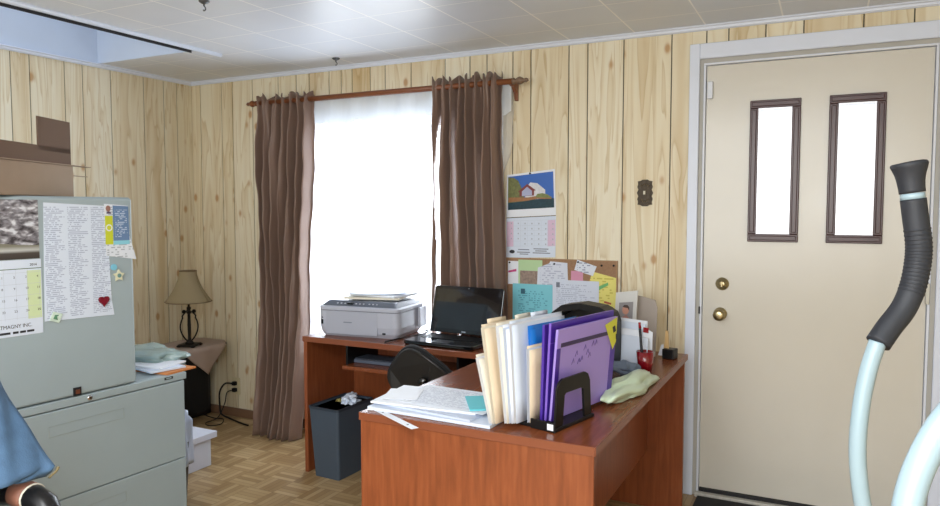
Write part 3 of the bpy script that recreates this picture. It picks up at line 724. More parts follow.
mb = MB(); flat(mb, [(.012*math.cos(R(30*k)), .012*math.sin(R(30*k))) for k in range(12)], .0022, .005); mb.build('disc', mat('sky_enamel', (130, 200, 226), .35), sm2)
nm = on_cab('note_magnet', 'pale green patterned magnet at the bottom left corner of the printed list', 'magnet', -.528, 1.022)
mb = MB(); flat(mb, [(-.023, -.008), (.010, -.021), (.024, .010), (-.008, .022)], .0022, .003)
mb.build('tile', mat('pale_green_tile', (206, 224, 212), .4, var=.3, vscale=90), nm)
mb = MB(); flat(mb, [(-.010, -.004), (.006, -.010), (.002, .003), (.012, .008), (-.004, .010)], .0054, .001); mb.build('motif', mat('leaf_green_print', (90, 140, 110), .5), nm)
fl = on_cab('flyer', 'flyer with a yellow strip and blue panel at the upper right of the cabinet', 'flyer', -.27, 1.21)
mb = MB(); flat(mb, [(-.06, .02), (.064, .0), (.038, .09), (.034, .208), (-.064, .215)], .0018, .0004)
mb.build('flyer_sheet', print_mat('flyer_print', (222, 228, 238), (170, 178, 190), 24, 1, .5, .05, 16), fl)
mb = MB(); flat(mb, [(-.030, .075), (.037, .073), (.034, .206), (-.030, .209)], .0024, .0003); mb.build('blue_panel', print_mat('blue_print', (104, 132, 172), (190, 205, 225), 20, 1, .6, .12, 14), fl)
mb = MB(); flat(mb, quad(-.030, .037, .060, .0755), .0028, .0003); mb.build('cyan_strip', mat('cyan_print', (140, 208, 226), .6), fl)
mb = MB(); flat(mb, quad(-.062, -.031, .062, .17), .0024, .0003); ys = mb.build('yellow_strip', mat('lime_yellow_print', (200, 208, 50), .6), fl)
mb = MB()
for k in range(16):
    a0, a1 = R(22.5*k), R(22.5*(k+1)); flat(mb, [(-.0465+.013*math.cos(a0), .125+.013*math.sin(a0)), (-.0465+.013*math.cos(a1), .125+.013*math.sin(a1)), (-.0465+.009*math.cos(a1), .125+.009*math.sin(a1)), (-.0465+.009*math.cos(a0), .125+.009*math.sin(a0))], .0028, .0002)
mb.build('ring_print', M_PAPER, ys)
mb = MB(); flat(mb, [(-.048+.010*math.cos(R(30*k)), .197+.012*math.sin(R(30*k))) for k in range(12)], .0024, .0003); flat(mb, [(-.046+.010*math.cos(R(30*k)), .178+.008*math.sin(R(30*k))) for k in range(7)], .0028, .0003, 1)
mb.build('portrait_print', [mat('portrait_tone', (150, 110, 100), .6), mat('portrait_dark', (88, 70, 96), .6)], fl)

# cardboard box on top of the upper cabinet
cb = thing('cardboard_box', 'open flattened cardboard box lying on top of the upper cabinet', 'box', (1.352, -1.795, 1.452), 25)
mb = MB(); mb.box(-.30, 0, -.50, 0, 0, .118); mb.build('box_body', M_CARD, cb, bevel=.003)
mb = MB(); mb.box(-.30, .004, -.505, .002, .1185, .1225); mb.box(-.02, .004, .002, .115, .119, .1215); mb.build('lower_flap', M_CARD, cb)
mb = MB(); mb.box(-.012, -.008, -.50, -.0, .123, .182); mb.box(-.012, -.008, -.20, -.0, .165, .285); mb.build('raised_flap', M_CARDD, cb)
MB().box(-.030, -.018, .0, .13, .082, .0845).build('side_flap', M_CARD, cb)
MB().box(-.032, -.028, -.06, .022, .123, .262).build('rear_flap', M_CARD, cb)

# things on top of the lower cabinet
sg = crumple('plastic_bag', 'greenish clear plastic bag spilling over the far end of the filing cabinet', 'bag', .16, cabw(-.27, -.02, .745), mat('greenish_plastic_film', (150, 172, 172), .22, spec=.7), (1.45, .85, .30), 21, .28, 4, flatb=-.0215)
for i, (nm_, lb, y, x, z, rz, m_) in enumerate((
    ('paper_envelope', 'orange-edged envelope at the front of the papers on the filing cabinet', -.10, -.09, .7225, 6, mat('orange_kraft', (204, 130, 74), .6)),
    ('paper_sheet', 'white paper lying over the orange-edged envelope on the filing cabinet', -.115, -.12, .7315, -8, M_PAPERB),
    ('paper_sheet', 'topmost white form on the small pile at the end of the filing cabinet', -.105, -.15, .7395, 12, M_PAPER))):
    pass
    sheet(nm_, lb, 'paper', .22, .155, cabw(x-.03, y+.075, z+.0005), rz+CR, m_, .007)
sg.location = cabw(-.34, .035, .745)

# ------------------------------------------------------------------ corner lamp table
lt = thing('corner_stand', 'small black stand in the room corner under the table lamp', 'stand', (.042, -.04, 0))
M_STB = mat('black_stained_wood', (18, 18, 20), .35)
rbox('stand_cabinet', M_STB, lt, 0, .150, -.42, -.005, .012, .500, .004)
rbox('stand_top', M_STB, lt, 0, .305, -.44, -.002, .5005, .515, .004)
rbox('speaker_grille', M_BFAB, lt, .1505, .155, -.40, -.03, .04, .47, .002)
for a in (.02, .12):
    for b in (-.40, -.03): MB().lathe([(.012, 0), (.012, .0115)], (a, b, 0), 12).build('foot', M_BLACK, lt)
M_CLOTH = mat('taupe_cloth', (172, 152, 138), .8, bump=.3, bscale=300)
cx, cy, hz = .207, -.265, .5175
def clothf(u, v):
    a, b = (u-.5)*.50, (v-.5)*.50; th = R(45+4)
    x, y = cx+a*math.cos(th)-b*math.sin(th), cy+a*math.sin(th)+b*math.cos(th)
    z = hz
    ex = x-.372; ey = -.484-y
    x = max(x, .041)
    if y > -.012: y = -.012
    if ex > 0: z = hz-ex*.97; x = .372+min(ex, .02)*.5+.004*math.sin(y*40)
    if ey > 0: z = min(z, hz-ey*.97); y = -.484-min(ey, .02)*.5
    return (x, y, z+.001*math.sin(u*20)*math.sin(v*17))
tag(MB().grid(clothf, 40, 40).build('table_cloth', M_CLOTH, smooth=True, solid=.002), 'taupe cloth laid cornerwise over the corner stand under the lamp', 'cloth')
lm = thing('table_lamp', 'table lamp with a beige bell shade and black scrolled iron base in the corner', 'lamp', (.268, -.285, .5205), 20)
M_IRON = mat('black_wrought_iron', (26, 22, 20), .45, .5)
mb = MB().box(-.055, .055, -.055, .055, .004, .018)
for a in (-1, 1):
    for b in (-1, 1): mb.box(a*.048-.012, a*.048+.012, b*.048-.012, b*.048+.012, 0, .012)
mb.build('lamp_base', M_IRON, lm, bevel=.004)
MB().lathe([(.03, .018), (.022, .03), (.010, .04), (.008, .12), (.012, .14), (.008, .16), (.008, .21), (.018, .22), (.008, .23), (.015, .25), (.007, .26), (.007, .30)], seg=16).build('lamp_stem', M_IRON, lm, smooth=True)
for k in range(4):
    a = R(90*k+35); pth = []
    for t in range(17):
        q = t/16; r_ = .012+.042*math.sin(q*math.pi)**.8+(.010 if q > .85 else 0); pth.append((r_*math.cos(a), r_*math.sin(a), .035+.185*q))
    MB().tube(pth, .0048, 8).build('scroll', M_IRON, lm, smooth=True)
    MB().lathe([(.001, -.012), (.012, -.006), (.014, .003), (.008, .012), (.001, .014)], (.030*math.cos(a), .030*math.sin(a), .225), 10).build('leaf_ornament', M_IRON, lm, smooth=True)
sh = MB(); n = 14; pro = []
for k in range(n+1):
    t = k/n; pro.append((.050+.092*(1-t)**1.55, .290+.200*t))
def shf(u, v):
    t = v; r_ = .052+.090*(1-t)**1.7; a = 2*math.pi*u; return (r_*math.cos(a), r_*math.sin(a), .292+.198*t)
M_SHADE = mat('beige_linen_shade', (168, 152, 118), .8, bump=.3, bscale=250, trans=.2)
so = MB().grid(shf, 40, 14).build('lamp_shade', M_SHADE, lm, smooth=True, solid=.002)
mb = MB()
for z_, r_ in ((.292, .1425), (.490, .0525)): mb.tube([(r_*math.cos(R(9*k)), r_*math.sin(R(9*k)), z_) for k in range(41)], .003, 6, cap=False)
mb.build('shade_trim', mat('shade_trim_brown', (120, 98, 70), .7), so, smooth=True)
MB().lathe([(.018, .30), (.030, .34), (.030, .37), (.012, .40)], seg=16).build('bulb', mat('bulb_glass', (235, 232, 225), .3), lm, smooth=True)

# outlet and cords on the back wall
ot = thing('power_outlet', 'cream wall outlet with two black plugs low on the back wall', 'outlet', (.385, -.0005, .21), -90)
mb = MB(); flat(mb, quad(-.035, .035, -.057, .057), 0, .006); mb.build('cover_plate', mat('cream_plate', (214, 204, 168), .4), ot, bevel=.002)
for z_, s_ in ((.02, 1), (-.025, 0)):
    rbox('plug', M_BLACK, ot, .0065, .032, -.014, .014, z_-.013, z_+.013, .004)
def cordo(path, label, r_=.004):
    # smooth path
    P = [Vector(p) for p in path]; out = []
    for i in range(len(P)-1):
        p0, p1, p2, p3 = P[max(i-1, 0)], P[i], P[i+1], P[min(i+2, len(P)-1)]
        for k in range(6):
            t = k/6; out.append(.5*((2*p1)+(p2-p0)*t+(2*p0-5*p1+4*p2-p3)*t*t+(3*p1-p0-3*p2+p3)*t**3))
    out.append(P[-1]); return tag(MB().tube(out, r_, 8).build('power_cable', M_BLACK, smooth=True), label, 'cable')
cordo([(.385, -.036, .232), (.35, -.07, .235), (.322, -.09, .18), (.32, -.09, .09), (.345, -.10, .035), (.43, -.10, .012), (.56, -.13, .006), (.62, -.14, .0055)], 'thick black cable looping from the upper plug down behind the left curtain', .006)
cordo([(.375, -.036, .185), (.355, -.06, .17), (.345, -.07, .10), (.35, -.14, .02), (.33, -.22, .006), (.40, -.26, .006), (.44, -.20, .006), (.40, -.14, .018), (.30, -.12, .006), (.20, -.10, .006)], 'thin black cable from the lower plug looping along the floor to the corner stand', .0035)

# storage box and lined pail behind the cabinet
bx = thing('storage_box', 'white storage box with an overhanging lid on the floor behind the filing cabinet', 'box', (.955, -.77, 0))
M_BOXW = mat('white_box_card', (214, 220, 236), .6)
rbox('box_body', M_BOXW, bx, -.32, 0, -.45, 0, 0.0005, .150, .003); rbox('box_lid', M_BOXW, bx, -.33, .012, -.46, .035, .1505, .185, .003)
pb = thing('lined_pail', 'small dark bin with a pale blue liner bag beside the filing cabinet end', 'bin', (1.170, -1.245, 0))
MB().lathe([(.085, .0), (.105, .30), (.100, .30), (.082, .01)], seg=28).build('pail_body', M_BLACK, pb, smooth=True)
def bagf(u, v):
    a = 2*math.pi*u; r_ = .110+.010*math.sin(a*7+v*3)+.006*math.sin(a*13)*(1-v)+(-.02 if v > .85 else 0); return (r_*math.cos(a), r_*math.sin(a), .19+.26*v+.012*math.sin(a*5)*(v if v > .5 else 1))
MB().grid(bagf, 60, 12).build('liner_bag', mat('pale_blue_film', (190, 204, 228), .35), pb, smooth=True, solid=.001)

# ------------------------------------------------------------------ denim jacket over a chair at lower left
ac = thing('padded_armchair', 'black padded armchair with brown banded arm in the lower left corner', 'chair', (2.17, -2.72, 0), 0)
rbox('seat', M_BFAB, ac, -.24, .22, -.24, .22, .38, .47, .03)
rbox('backrest', M_BFAB, ac, -.24, -.17, -.24, .235, .47, .96, .025)
for a in (-.22, .18):
    for b in (-.22, .19): MB().tube([(a, b, 0), (a, b, .39)], .016, 10).build('leg', M_BLACK, ac, smooth=True)
M_BAND = mat('brown_leather_band', (150, 102, 84), .5, bump=.3)
MB().tube([(-.17, .25, .640), (-.11, .25, .655), (-.05, .252, .656), (.0, .254, .640), (.028, .254, .60), (.035, .254, .56), (.035, .245, .40)], [.030, .032, .033, .033, .031, .026, .02], 14).build('armrest', mat('black_vinyl', (20, 20, 22), .3), ac, smooth=True)
MB().tube([(-.105, .25, .6555), (-.075, .251, .657), (-.050, .252, .656)], .0348, 20).build('arm_band', M_BAND, ac, smooth=True)
mb = MB().tube([(-.0495, .252, .656), (-.0455, .252, .6555)], .0350, 20); mb.build('band_stitching', M_CREAM, ac, smooth=True)
M_DEN = mat('blue_denim', (74, 104, 136), .85, var=.35, vscale=24, bump=.5, bscale=300)
jk = thing('denim_jacket', 'faded blue denim jacket draped over the armchair at the left edge', 'jacket', (0, 0, 0))
def jf(u, v):
    r = Vector((1.980+.172*v, -2.462+.040*v, .952-.228*v**.95)); l = Vector((1.975+.10*v, -2.93, .975-.27*v))
    if v > .8: r += Vector((-.02, -.008, -.06))*((v-.8)/.2)*.0
    p = l.lerp(r, u); p.x += .012*math.sin(u*22+v*3)+.006*math.sin(u*41+v*9); p.z += .006*math.sin(u*15)
    return p
def jf2(u, v):
    l = jf(u, 1); t = Vector((2.04+.100*u, -2.86+.425*u, .738-.038*u)); p = l.lerp(t, v); p.x += .010*math.sin(u*20+v*4)*v; return p
mb = MB().grid(jf, 50, 24); mb.grid(jf2, 50, 8); mb.build('jacket_body', M_DEN, jk, smooth=True, solid=.005, weld=True)
MB().grid(lambda u, v: Vector((1.975-.10*u, -2.462-.47*v, 0.972+.02*v+.014*math.sin(u*3.1)+.006*math.sin(v*14))), 8, 24).build('jacket_collar', M_DEN, jk, smooth=True, solid=.006)
MB().grid(lambda u, v: jf2(1, u)+Vector((.006-.012*v, .006+.004*v, -.004-.006*v)), 6, 3).build('cuff_lining', mat('tan_lining', (128, 116, 84), .8), jk, smooth=True, solid=.006)

# ------------------------------------------------------------------ desk organiser and folders
RK = (3.236, -1.590, .7355); RZ = -13.3
ra, rb = math.cos(R(RZ)), math.sin(R(RZ))
def rk(x, y, z=.0): return (RK[0]+x*ra-y*rb, RK[1]+x*rb+y*ra, RK[2]+z)
rack = thing('file_rack', 'black plastic file rack with an arched divider holding the folders', 'file rack', RK, RZ)
rbox('rack_base', M_BLACK, rack, -.195, .012, .0, .225, 0, .012, .003)
def arch(x, name='divider', y0=.012, y1=.225, h=.155):
    o_ = [(y0, .0125), (y0+.010, h-.03), (y0+.022, h-.008), (y0+.04, h), (y1-.04, h), (y1-.022, h-.008), (y1-.010, h-.03), (y1, .0125)]
    i_ = [(y1-.042, .0125), (y1-.050, h-.052), (y1-.058, h-.046), (y0+.060, h-.046), (y0+.052, h-.052), (y0+.042, .0125)]
    mb = MB(); pts = o_+i_
    # split polygon in strips to stay valid
    n_ = [(o_[0], o_[1], i_[4], i_[5]), (o_[1], o_[2], i_[4]), (o_[2], o_[3], i_[3], i_[4]), (o_[3], o_[4], i_[2], i_[3]), (o_[4], o_[5], i_[1], i_[2]), (o_[5], o_[6], i_[1]), (o_[6], o_[7], i_[0], i_[1])]
    for q in n_: mb.prism(list(q), lambda a, b, t: (x+t, a, b), -.0035, .0035)
    return mb.build(name, M_BLACK, rack)
arch(.004, y0=.002, y1=.213)
rbox('front_lip', M_BLACK, rack, -.078, .0115, -.006, -.0005, 0, .030, .002)
rbox('price_sticker', M_PAPER, rack, -.016, .006, -.0070, -.0062, .006, .025, .0005)

def folder(label, x, dx, y0, ln, h, m, inner=None, tabp=None, nin=3, name='file_folder', cat='folder', group=None, open_=.004):
    """standing folder: two covers joined at the bottom, leaning by dx at the top"""
    t = thing(name, label, cat, rk(x, y0, .0135), RZ, group)
    mb = MB()
    def P(s, y, z):
        k = z/h; bow = .003*math.sin(y/ln*5+x*90)*k
        return (dx*k+s*(.0010+open_*k)+bow, y, z)
    for s in (-1, 1):
        hh = h if s < 0 else h-.012
        mb.grid(lambda u, v, s=s, hh=hh: P(s, u*ln, v*hh), 8, 4)
        if tabp is not None and s < 0:
            mb.grid(lambda u, v: P(-1, tabp+u*.09, h+v*.014), 3, 1)
    mb.build('cover', m, t, smooth=True, solid=.0009)
    if inner:
        mb = MB()
        for k in range(nin):
            s = (k+1)/(nin+1)*2-1
            mb.grid(lambda u, v: P(s*.7, .004+u*(ln-.012)-.008*k, .003+v*(h-.010-.012*(k % 2))), 6, 3)
        mb.build('papers', inner, t, solid=.0006)
    return t
fs = [
 ('loose white pages leaning outermost at the left end of the folder row', -.166, -.056, -.085, .24, .205, M_CREAM, M_PAPER, None),
 ('thick manila folder first in the row, front cover facing the paper stack', -.155, -.048, -.080, .28, .300, M_MANILA, M_CREAM, .03),
 ('cream folder with raised tab just behind the front manila one', -.130, -.040, -.055, .28, .305, M_CREAM, M_PAPER, .10),
 ('white folder stuffed with pages in the middle of the folder row', -.1195, -.032, -.045, .29, .300, M_PAPER, M_PAPERB, None),
 ('bluish white folder standing left of the blue one', -.109, -.024, -.035, .29, .312, M_PAPERB, M_PAPER, .12),
]
for q in fs: folder(q[0], *q[1:6], q[6], q[7], q[8])
folder('bright blue folder with only its upper part showing in the row', -.0935, -.014, .03, .28, .292, mat('bright_blue_card', (20, 110, 196), .4), None)
folder('short tan folder standing against the left purple folder', -.083, -.004, -.002, .27, .236, M_MANILA, M_PAPERB, None)
M_PUR = mat('purple_translucent_plastic', (146, 112, 222), .22, spec=.6, trans=.25); M_PURD = mat('deep_purple_plastic', (74, 44, 156), .3)
M_PURL = mat('lilac_plastic', (182, 158, 240), .22, spec=.6, trans=.2)
def wallet(label, x, dx, y0, ln, h, m, front=False):
    t = thing('plastic_wallet', label, 'folder', rk(x, y0, .0135), RZ)
    def P(s, y, z): return (dx*z/h+s, y, z)
    th = .0042
    mb = MB()
    v = [P(s*th, y, z) for s in (-1, 1) for y in (0, ln) for z in (0, h)]
    mb.v += v
    for q in ((0, 1, 3, 2), (4, 6, 7, 5), (0, 4, 5, 1), (2, 3, 7, 6), (0, 2, 6, 4), (1, 5, 7, 3)): mb.f.append(q); mb.mi.append(0); mb.uv.append(None); mb.at.append(0.)
    b = mb.build('wallet_body', m, t, bevel=.002)
    mb = MB().grid(lambda u, w_: P(th+.0008, ln*u, h*(.80+.20*w_)), 2, 1); mb.build('flap', M_PURL if front else M_PURD, t, solid=.001, offset=1)
    for a, c in ((0, .022), (ln-.03, ln)): MB().grid(lambda u, w_: P(th+.0006, a+(c-a)*u, h*.79*w_), 1, 1).build('side_seam', M_PURD, t, solid=.0008, offset=1)
    mb = MB().grid(lambda u, w_: P(th+.0022, .02+(ln-.05)*u, h*(.800+.045*w_)), 2, 1); mb.build('dark_band', mat('dark_violet_band', (52, 34, 84), .4), t, solid=.0006, offset=1)
    return t, P, th
wallet('purple plastic wallet leftmost of the three beside the tan folder', -.071, .008, .040, .385, .300, M_PURD)
wallet('purple plastic wallet in the middle of the three purple ones', -.058, .016, .045, .39, .306, M_PUR)
t, P, th = wallet('front purple plastic wallet with a yellow tag held by the arched divider', -.044, .024, .050, .372, .288, M_PURL, True)
mb = MB(); mb.face([P(th+.0045, a, b) for a, b in ((.285, .268), (.365, .286), (.370, .200), (.350, .176))]); mb.build('yellow_tag', mat('yellow_tag_card', (214, 214, 70), .5), t, solid=.0008, offset=1)
mb = MB(); mb.face([P(th+.0056, a, b) for a, b in ((.335, .255), (.352, .259), (.362, .238), (.345, .234))]); mb.face([P(th+.0056, a, b) for a, b in ((.362, .228), (.372, .226), (.374, .206), (.365, .210))]); mb.build('tag_print', M_INK, t, solid=.0003, offset=1)
mb = MB(); rnd = random.Random(5)
for k in range(9):
    a = .09+.017*k+rnd.uniform(0, .004); b = .165+.02*math.sin(k*1.9)+.004*k; mb.tube([P(th+.0018, a, b), P(th+.0018, a+.010, b+.018), P(th+.0018, a+.014, b+.004)], .0008, 5)
mb.build('handwriting', mat('violet_ink', (84, 60, 140), .5), t)
mb = MB().tube([P(th+.0018, .035, .05), P(th+.0018, .038, .09), P(th+.0018, .043, .13)], .0012, 5); mb.build('pen_line', mat('violet_ink', (84, 60, 140), .5), t)

# stack of papers on the front of the reception desk
MP = print_mat('typed_form', (226, 232, 242), (178, 184, 202), 44, 1, .6, .08, 50)
stack = [
 ('paper_stack', 'thick bottom layer of white papers on the near edge of the cherry desk', .46, .25, 2.830, -1.515, .7360, -2, M_PAPERB, .010, None),
 ('paper_stack', 'middle layer of grey-white papers fanned out on the near desk', .40, .24, 2.800, -1.500, .7468, -7, mat('grey_white_paper', (196, 206, 226), .6), .007, None),
 ('paper_stack', 'white papers under the printed form, edges stepped to the left', .38, .24, 2.780, -1.485, .7546, 4, M_PAPER, .006, None),
]
for nme, lb, a, b, x, y, z, rz, m_, th_, _ in stack: sheet(nme, lb, 'paper', a, b, (x, y, z), rz, m_, th_)
sheet('printed_form', 'printed form topmost on the paper pile of the near desk', 'paper', .36, .24, (2.835, -1.470, .7615), -3, MP, .0012)
sheet('paper_sheet', 'small white sheet hanging at the left end of the desk paper pile', 'paper', .12, .14, (2.655, -1.50, .7634), 20, M_PAPER, .0012)
sheet('teal_paper', 'teal paper lying on the pile next to the manila folders', 'paper', .15, .17, (2.975, -1.475, .7640), 32, M_TEAL, .004)
sheet('cream_note', 'cream note near the desk edge in front of the teal paper', 'note', .09, .05, (3.00, -1.60, .7470), -14, M_CREAM, .003) if False else None
bs = thing('binder_strip', 'white punched binder strip sticking out over the near desk edge', 'binder strip', (2.660, -1.640, .7355), -29)
rbox('strip', M_PAPER, bs, -.07, .215, -.0125, .0125, .0, .0012, .0003)
mb = MB()
for x in (.005, .17): mb.lathe([(.0035, .0012), (.0035, .0018)], (x, 0, 0), 10)
mb.build('punch_hole', M_INK, bs)
cl = thing('torn_tag', 'small torn white tag with black marks at the left corner of the near desk', 'tag', (2.615, -1.60, .7355), 25)
mb = MB().prism([(-.03, -.03), (.035, -.035), (.04, .01), (.015, .03), (.0, .055), (-.012, .02), (-.035, .02)], lambda a, b, t: (a, b, t), .0, .0015); mb.build('tag_paper', M_PAPER, cl)
rbox('clip', M_BLACK, cl, -.020, -.004, -.006, .008, .0016, .008, .001)

# things at the far end of the reception desk
oz = .7355
bk_ = thing('desk_organizer', 'black arch-topped organizer standing behind the purple wallets', 'organizer', (3.03, -.64, oz), -6)
pts = [(-.15, 0), (-.15, .19), (-.13, .225), (-.085, .258), (0, .272), (.09, .262), (.135, .238), (.15, .20), (.15, 0)]
inn = [(x*.86, max(z-.026, .02) if z > 0 else .02) for x, z in pts]
mb = MB()
for i in range(len(pts)-1): mb.prism([pts[i], pts[i+1], inn[i+1], inn[i]], lambda a, b, t: (a, t, b), -.045, .045)
mb.build('organizer_shell', M_BLACK, bk_)
MB().prism(pts, lambda a, b, t: (a, t, b), .0455, .050).build('organizer_back', M_BLACK, bk_)
MB().box(-.129, .129, -.045, .045, .0, .018).build('organizer_floor', M_BLACK, bk_)
M_ENV = print_mat('envelope_print', (222, 228, 240), (176, 182, 196), 14, 1, .35, .2, 12)
for i, (x, y, rz, h, w_) in enumerate(((3.215, -.55, -8, .200, .13), (3.222, -.575, -12, .190, .115), (3.218, -.60, -6, .165, .10), (3.243, -.625, -12, .140, .12))):
    lab = ['tallest white envelope at the back of the bundle beside the red mug', 'second white envelope from the back of the bundle by the red mug', 'white envelope with dark windows near the front of the bundle by the red mug', 'shortest white envelope at the front of the bundle beside the red mug'][i]
    e = thing('envelope', lab, 'envelope', (x, y, oz), rz, 'white envelopes beside the mug')
    mb = MB().prism([(-w_/2, 0), (w_/2, 0), (w_/2, h*.97), (-w_/2, h)], lambda a, b, t: (a, t+b*.05, b), 0, .005); mb.build('envelope_body', M_PAPERB if i % 2 else M_PAPER, e)
    for k, (a, b) in enumerate(((-.03, .82), (.012, .74))):
        if i in (0, 2): MB().prism([(a, h*b-.018), (a+.028, h*b-.020), (a+.028, h*b-.010), (a, h*b-.008)], lambda a_, b_, t_: (a_, t_+b_*.05, b_), -.0006, -.0001).build('address_mark', M_INK, e)
pf = thing('photo_frame', 'pale picture mount with a portrait photo leaning at the back of the near desk', 'picture', (3.135, -.375, oz), -4)
def tf(a, b, t): return (a, t+b*.12, b)
MB().prism([(-.055, 0), (.05, 0), (.052, .300), (-.050, .285)], tf, 0, .008).build('mount', mat('pale_grey_mount', (206, 206, 204), .5), pf, bevel=.001)
MB().prism([(-.032, .130), (.034, .130), (.034, .248), (-.032, .240)], tf, -.0008, -.0001).build('photo_print', mat('photo_grey', (140, 136, 138), .4), pf)
MB().prism([(.016*math.cos(R(30*k)), .208+.020*math.sin(R(30*k))) for k in range(12)], tf, -.0014, -.0009).build('face_print', mat('skin_print', (196, 142, 122), .5), pf)
MB().prism([(-.030, .131), (.032, .131), (.020, .170), (.004, .188), (-.018, .172)], tf, -.0014, -.0009).build('shoulders_print', mat('shoulder_print', (166, 120, 112), .5), pf)
MB().prism([(-.014, .222), (-.008, .231), (.008, .232), (.017, .222), (.017, .205), (.010, .218), (-.008, .220)], tf, -.0020, -.0015).build('hair_print', mat('hair_print', (70, 50, 44), .5), pf)
o = MB().prism([(-.05, 0), (.055, 0), (.052, .22), (.04, .255), (-.045, .270)], tf, 0, .004).build('grey_folder', mat('warm_grey_card', (166, 156, 148), .7), None, bevel=.001); place(o, (3.215, -.320, oz), -10); tag(o, 'warm grey card folder upright behind the red mug and the photo', 'folder')
mg = thing('mug', 'dark red translucent cup with a pen on the near desk', 'cup', (3.300, -.665, oz))
M_REDG = mat('dark_red_cup', (128, 10, 26), .15, spec=.6, coat=.6)
MB().lathe([(.028, .0), (.036, .088), (.033, .088), (.026, .006)], seg=28).build('cup_body', M_REDG, mg, smooth=True)
pen = thing('pen', 'red-topped white pen standing in the dark red cup', 'pen', (3.295, -.665, oz+.01))
MB().tube([(0, 0, 0), (-.012, 0, .10), (-.018, 0, .170)], .0055, 10).build('pen_barrel', M_INK, pen, smooth=True)
MB().tube([(-.018, 0, .171), (-.0205, 0, .195)], [.006, .005], 10).build('pen_cap', M_RED, pen, smooth=True)
o = MB().prism([(-.025, 0), (.025, 0), (.022, .155), (-.022, .175)], lambda a, b, t: (a, t, b), 0, .003).build('white_card', M_PAPER, None); place(o, (3.288, -.60, oz), -10, -6); tag(o, 'white card with a red corner standing just behind the red cup', 'card')
rt = MB().prism([(-.020, .152), (.004, .150), (.004, .172), (-.020, .173)], lambda a, b, t: (a, t, b), -.0015, -.0002).build('red_corner', M_RED, o)
ht = thing('business_card_holder', 'small black holder with tan and white cards near the rear right desk corner', 'card holder', (3.335, -.335, oz), -10)
rbox('holder', M_BLACK, ht, -.025, .028, -.03, .03, 0, .045, .004)
MB().prism([(-.022, .046), (.0, .046), (-.004, .122), (-.016, .128)], lambda a, b, t: (a, t, b), -.012, -.008).build('tan_card', mat('tan_card', (206, 172, 120), .6), ht)
MB().prism([(-.05, .010), (-.0255, .010), (-.0255, .062), (-.035, .06)], lambda a, b, t: (a, t, b), -.012, -.008).build('white_card', M_PAPER, ht)
crumple('fabric_pouch', 'slate blue-grey pouch lying between the envelopes and the plastic bag', 'pouch', .055, (3.235, -.745, oz+.0228), mat('slate_fabric', (104, 116, 134), .8), (1.35, .8, .6), 33, .3, flatb=-.0225)
crumple('brown_wallet', 'small dark brown wallet lying just behind the purple wallets', 'wallet', .035, (3.205, -.86, oz+.0155), mat('dark_brown_leather', (74, 56, 52), .6), (1.2, .9, .6), 35, .25, flatb=-.015)
crumple('plastic_bag', 'pale green crumpled plastic bag on the near desk right of the purple wallets', 'bag', .13, (3.325, -1.010, oz+.0245), mat('pale_green_film', (196, 214, 188), .3, spec=.6), (.44, 1.75, .30), 47, .34, 4, flatb=-.024, freq=1.3, rz=-6)

# ------------------------------------------------------------------ bulletin board and calendar on the back wall
bb = thing('bulletin_board', 'cork board with notes pinned to it on the back wall above the desk', 'bulletin board', (2.70, -.0008, .80), -90)
mb = MB(); flat(mb, quad(-.305, .300, 0, .338), 0, .010); mb.build('cork_panel', mat('cork', (158, 124, 96), .9, var=.25, vscale=90, bump=.6), bb)
mb = MB()
for q in (quad(-.311, .306, .3382, .344), quad(-.311, .306, -.006, -.0002), quad(-.311, -.3052, 0, .338), quad(.3002, .306, 0, .338)): flat(mb, q, 0, .012)
mb.build('board_frame', mat('oak_strip', (166, 130, 92), .5), bb)
PINC = [M_BLACK, M_RED, M_BLACK]
def pinned(name, label, cat, pts, m, off=.0108):
    yc = sum(p[0] for p in pts)/len(pts); zb = min(p[1] for p in pts)
    t = thing(name, label, cat, (2.70+yc, -.0008-off, .80+zb), -90)
    mb = MB(); flat(mb, [(a-yc, b-zb) for a, b in pts]); mb.build('sheet', m, t); t['_c'] = (yc, zb); return t
def sub(t, name, pts, m, x=.0006):
    yc, zb = t['_c']; mb = MB(); flat(mb, [(a-yc, b-zb) for a, b in pts], x, .0003); return mb.build(name, m, t)
def pin(t, y, z):
    yc, zb = t['_c']; MB().lathe([(.004, .0005), (.003, .004), (.005, .009), (.002, .010)], (0, y-yc, z-zb), 10, axis='x').build('push_pin', M_BLACK, t)
t = pinned('pink_note', 'white note with a magenta stripe at the upper left of the cork board', 'note', quad(-.300, -.232, .20, .326), M_PAPER); pin(t, -.288, .318)
sub(t, 'magenta_print', [(-.298, .262), (-.25, .270), (-.25, .284), (-.298, .272)], mat('magenta_print', (190, 60, 120), .5)); 
t = pinned('flower_card', 'pale green card with a brown flower photo on the cork board', 'card', quad(-.238, -.100, .195, .335), mat('pale_green_card', (184, 214, 166), .6), .0118)
sub(t, 'flower_photo', quad(-.228, -.104, .200, .276), mat('brown_white_photo', (150, 130, 118), .5, var=.7, vscale=70))
t = pinned('white_note', 'white handwritten note with a pin in the upper middle of the cork board', 'note', [(-.130, .19), (.045, .20), (.040, .325), (-.055, .331), (-.060, .320), (-.125, .295)], print_mat('handwriting_print', (218, 224, 238), (182, 188, 210), 12, 1, .55, .1, 18), .0128); pin(t, -.030, .318)
t = pinned('pink_card', 'small pink card under the slanted note on the cork board', 'card', quad(.060, .125, .22, .285), mat('pink_card', (214, 150, 178), .6))
t = pinned('slanted_note', 'small slanted white note pinned above the pink card', 'note', [(.078, .290), (.178, .262), (.198, .312), (.094, .344)], print_mat('small_note_print', (222, 228, 240), (150, 156, 180), 7, 1, .5, .12, 14), .0118); pin(t, .10, .332)
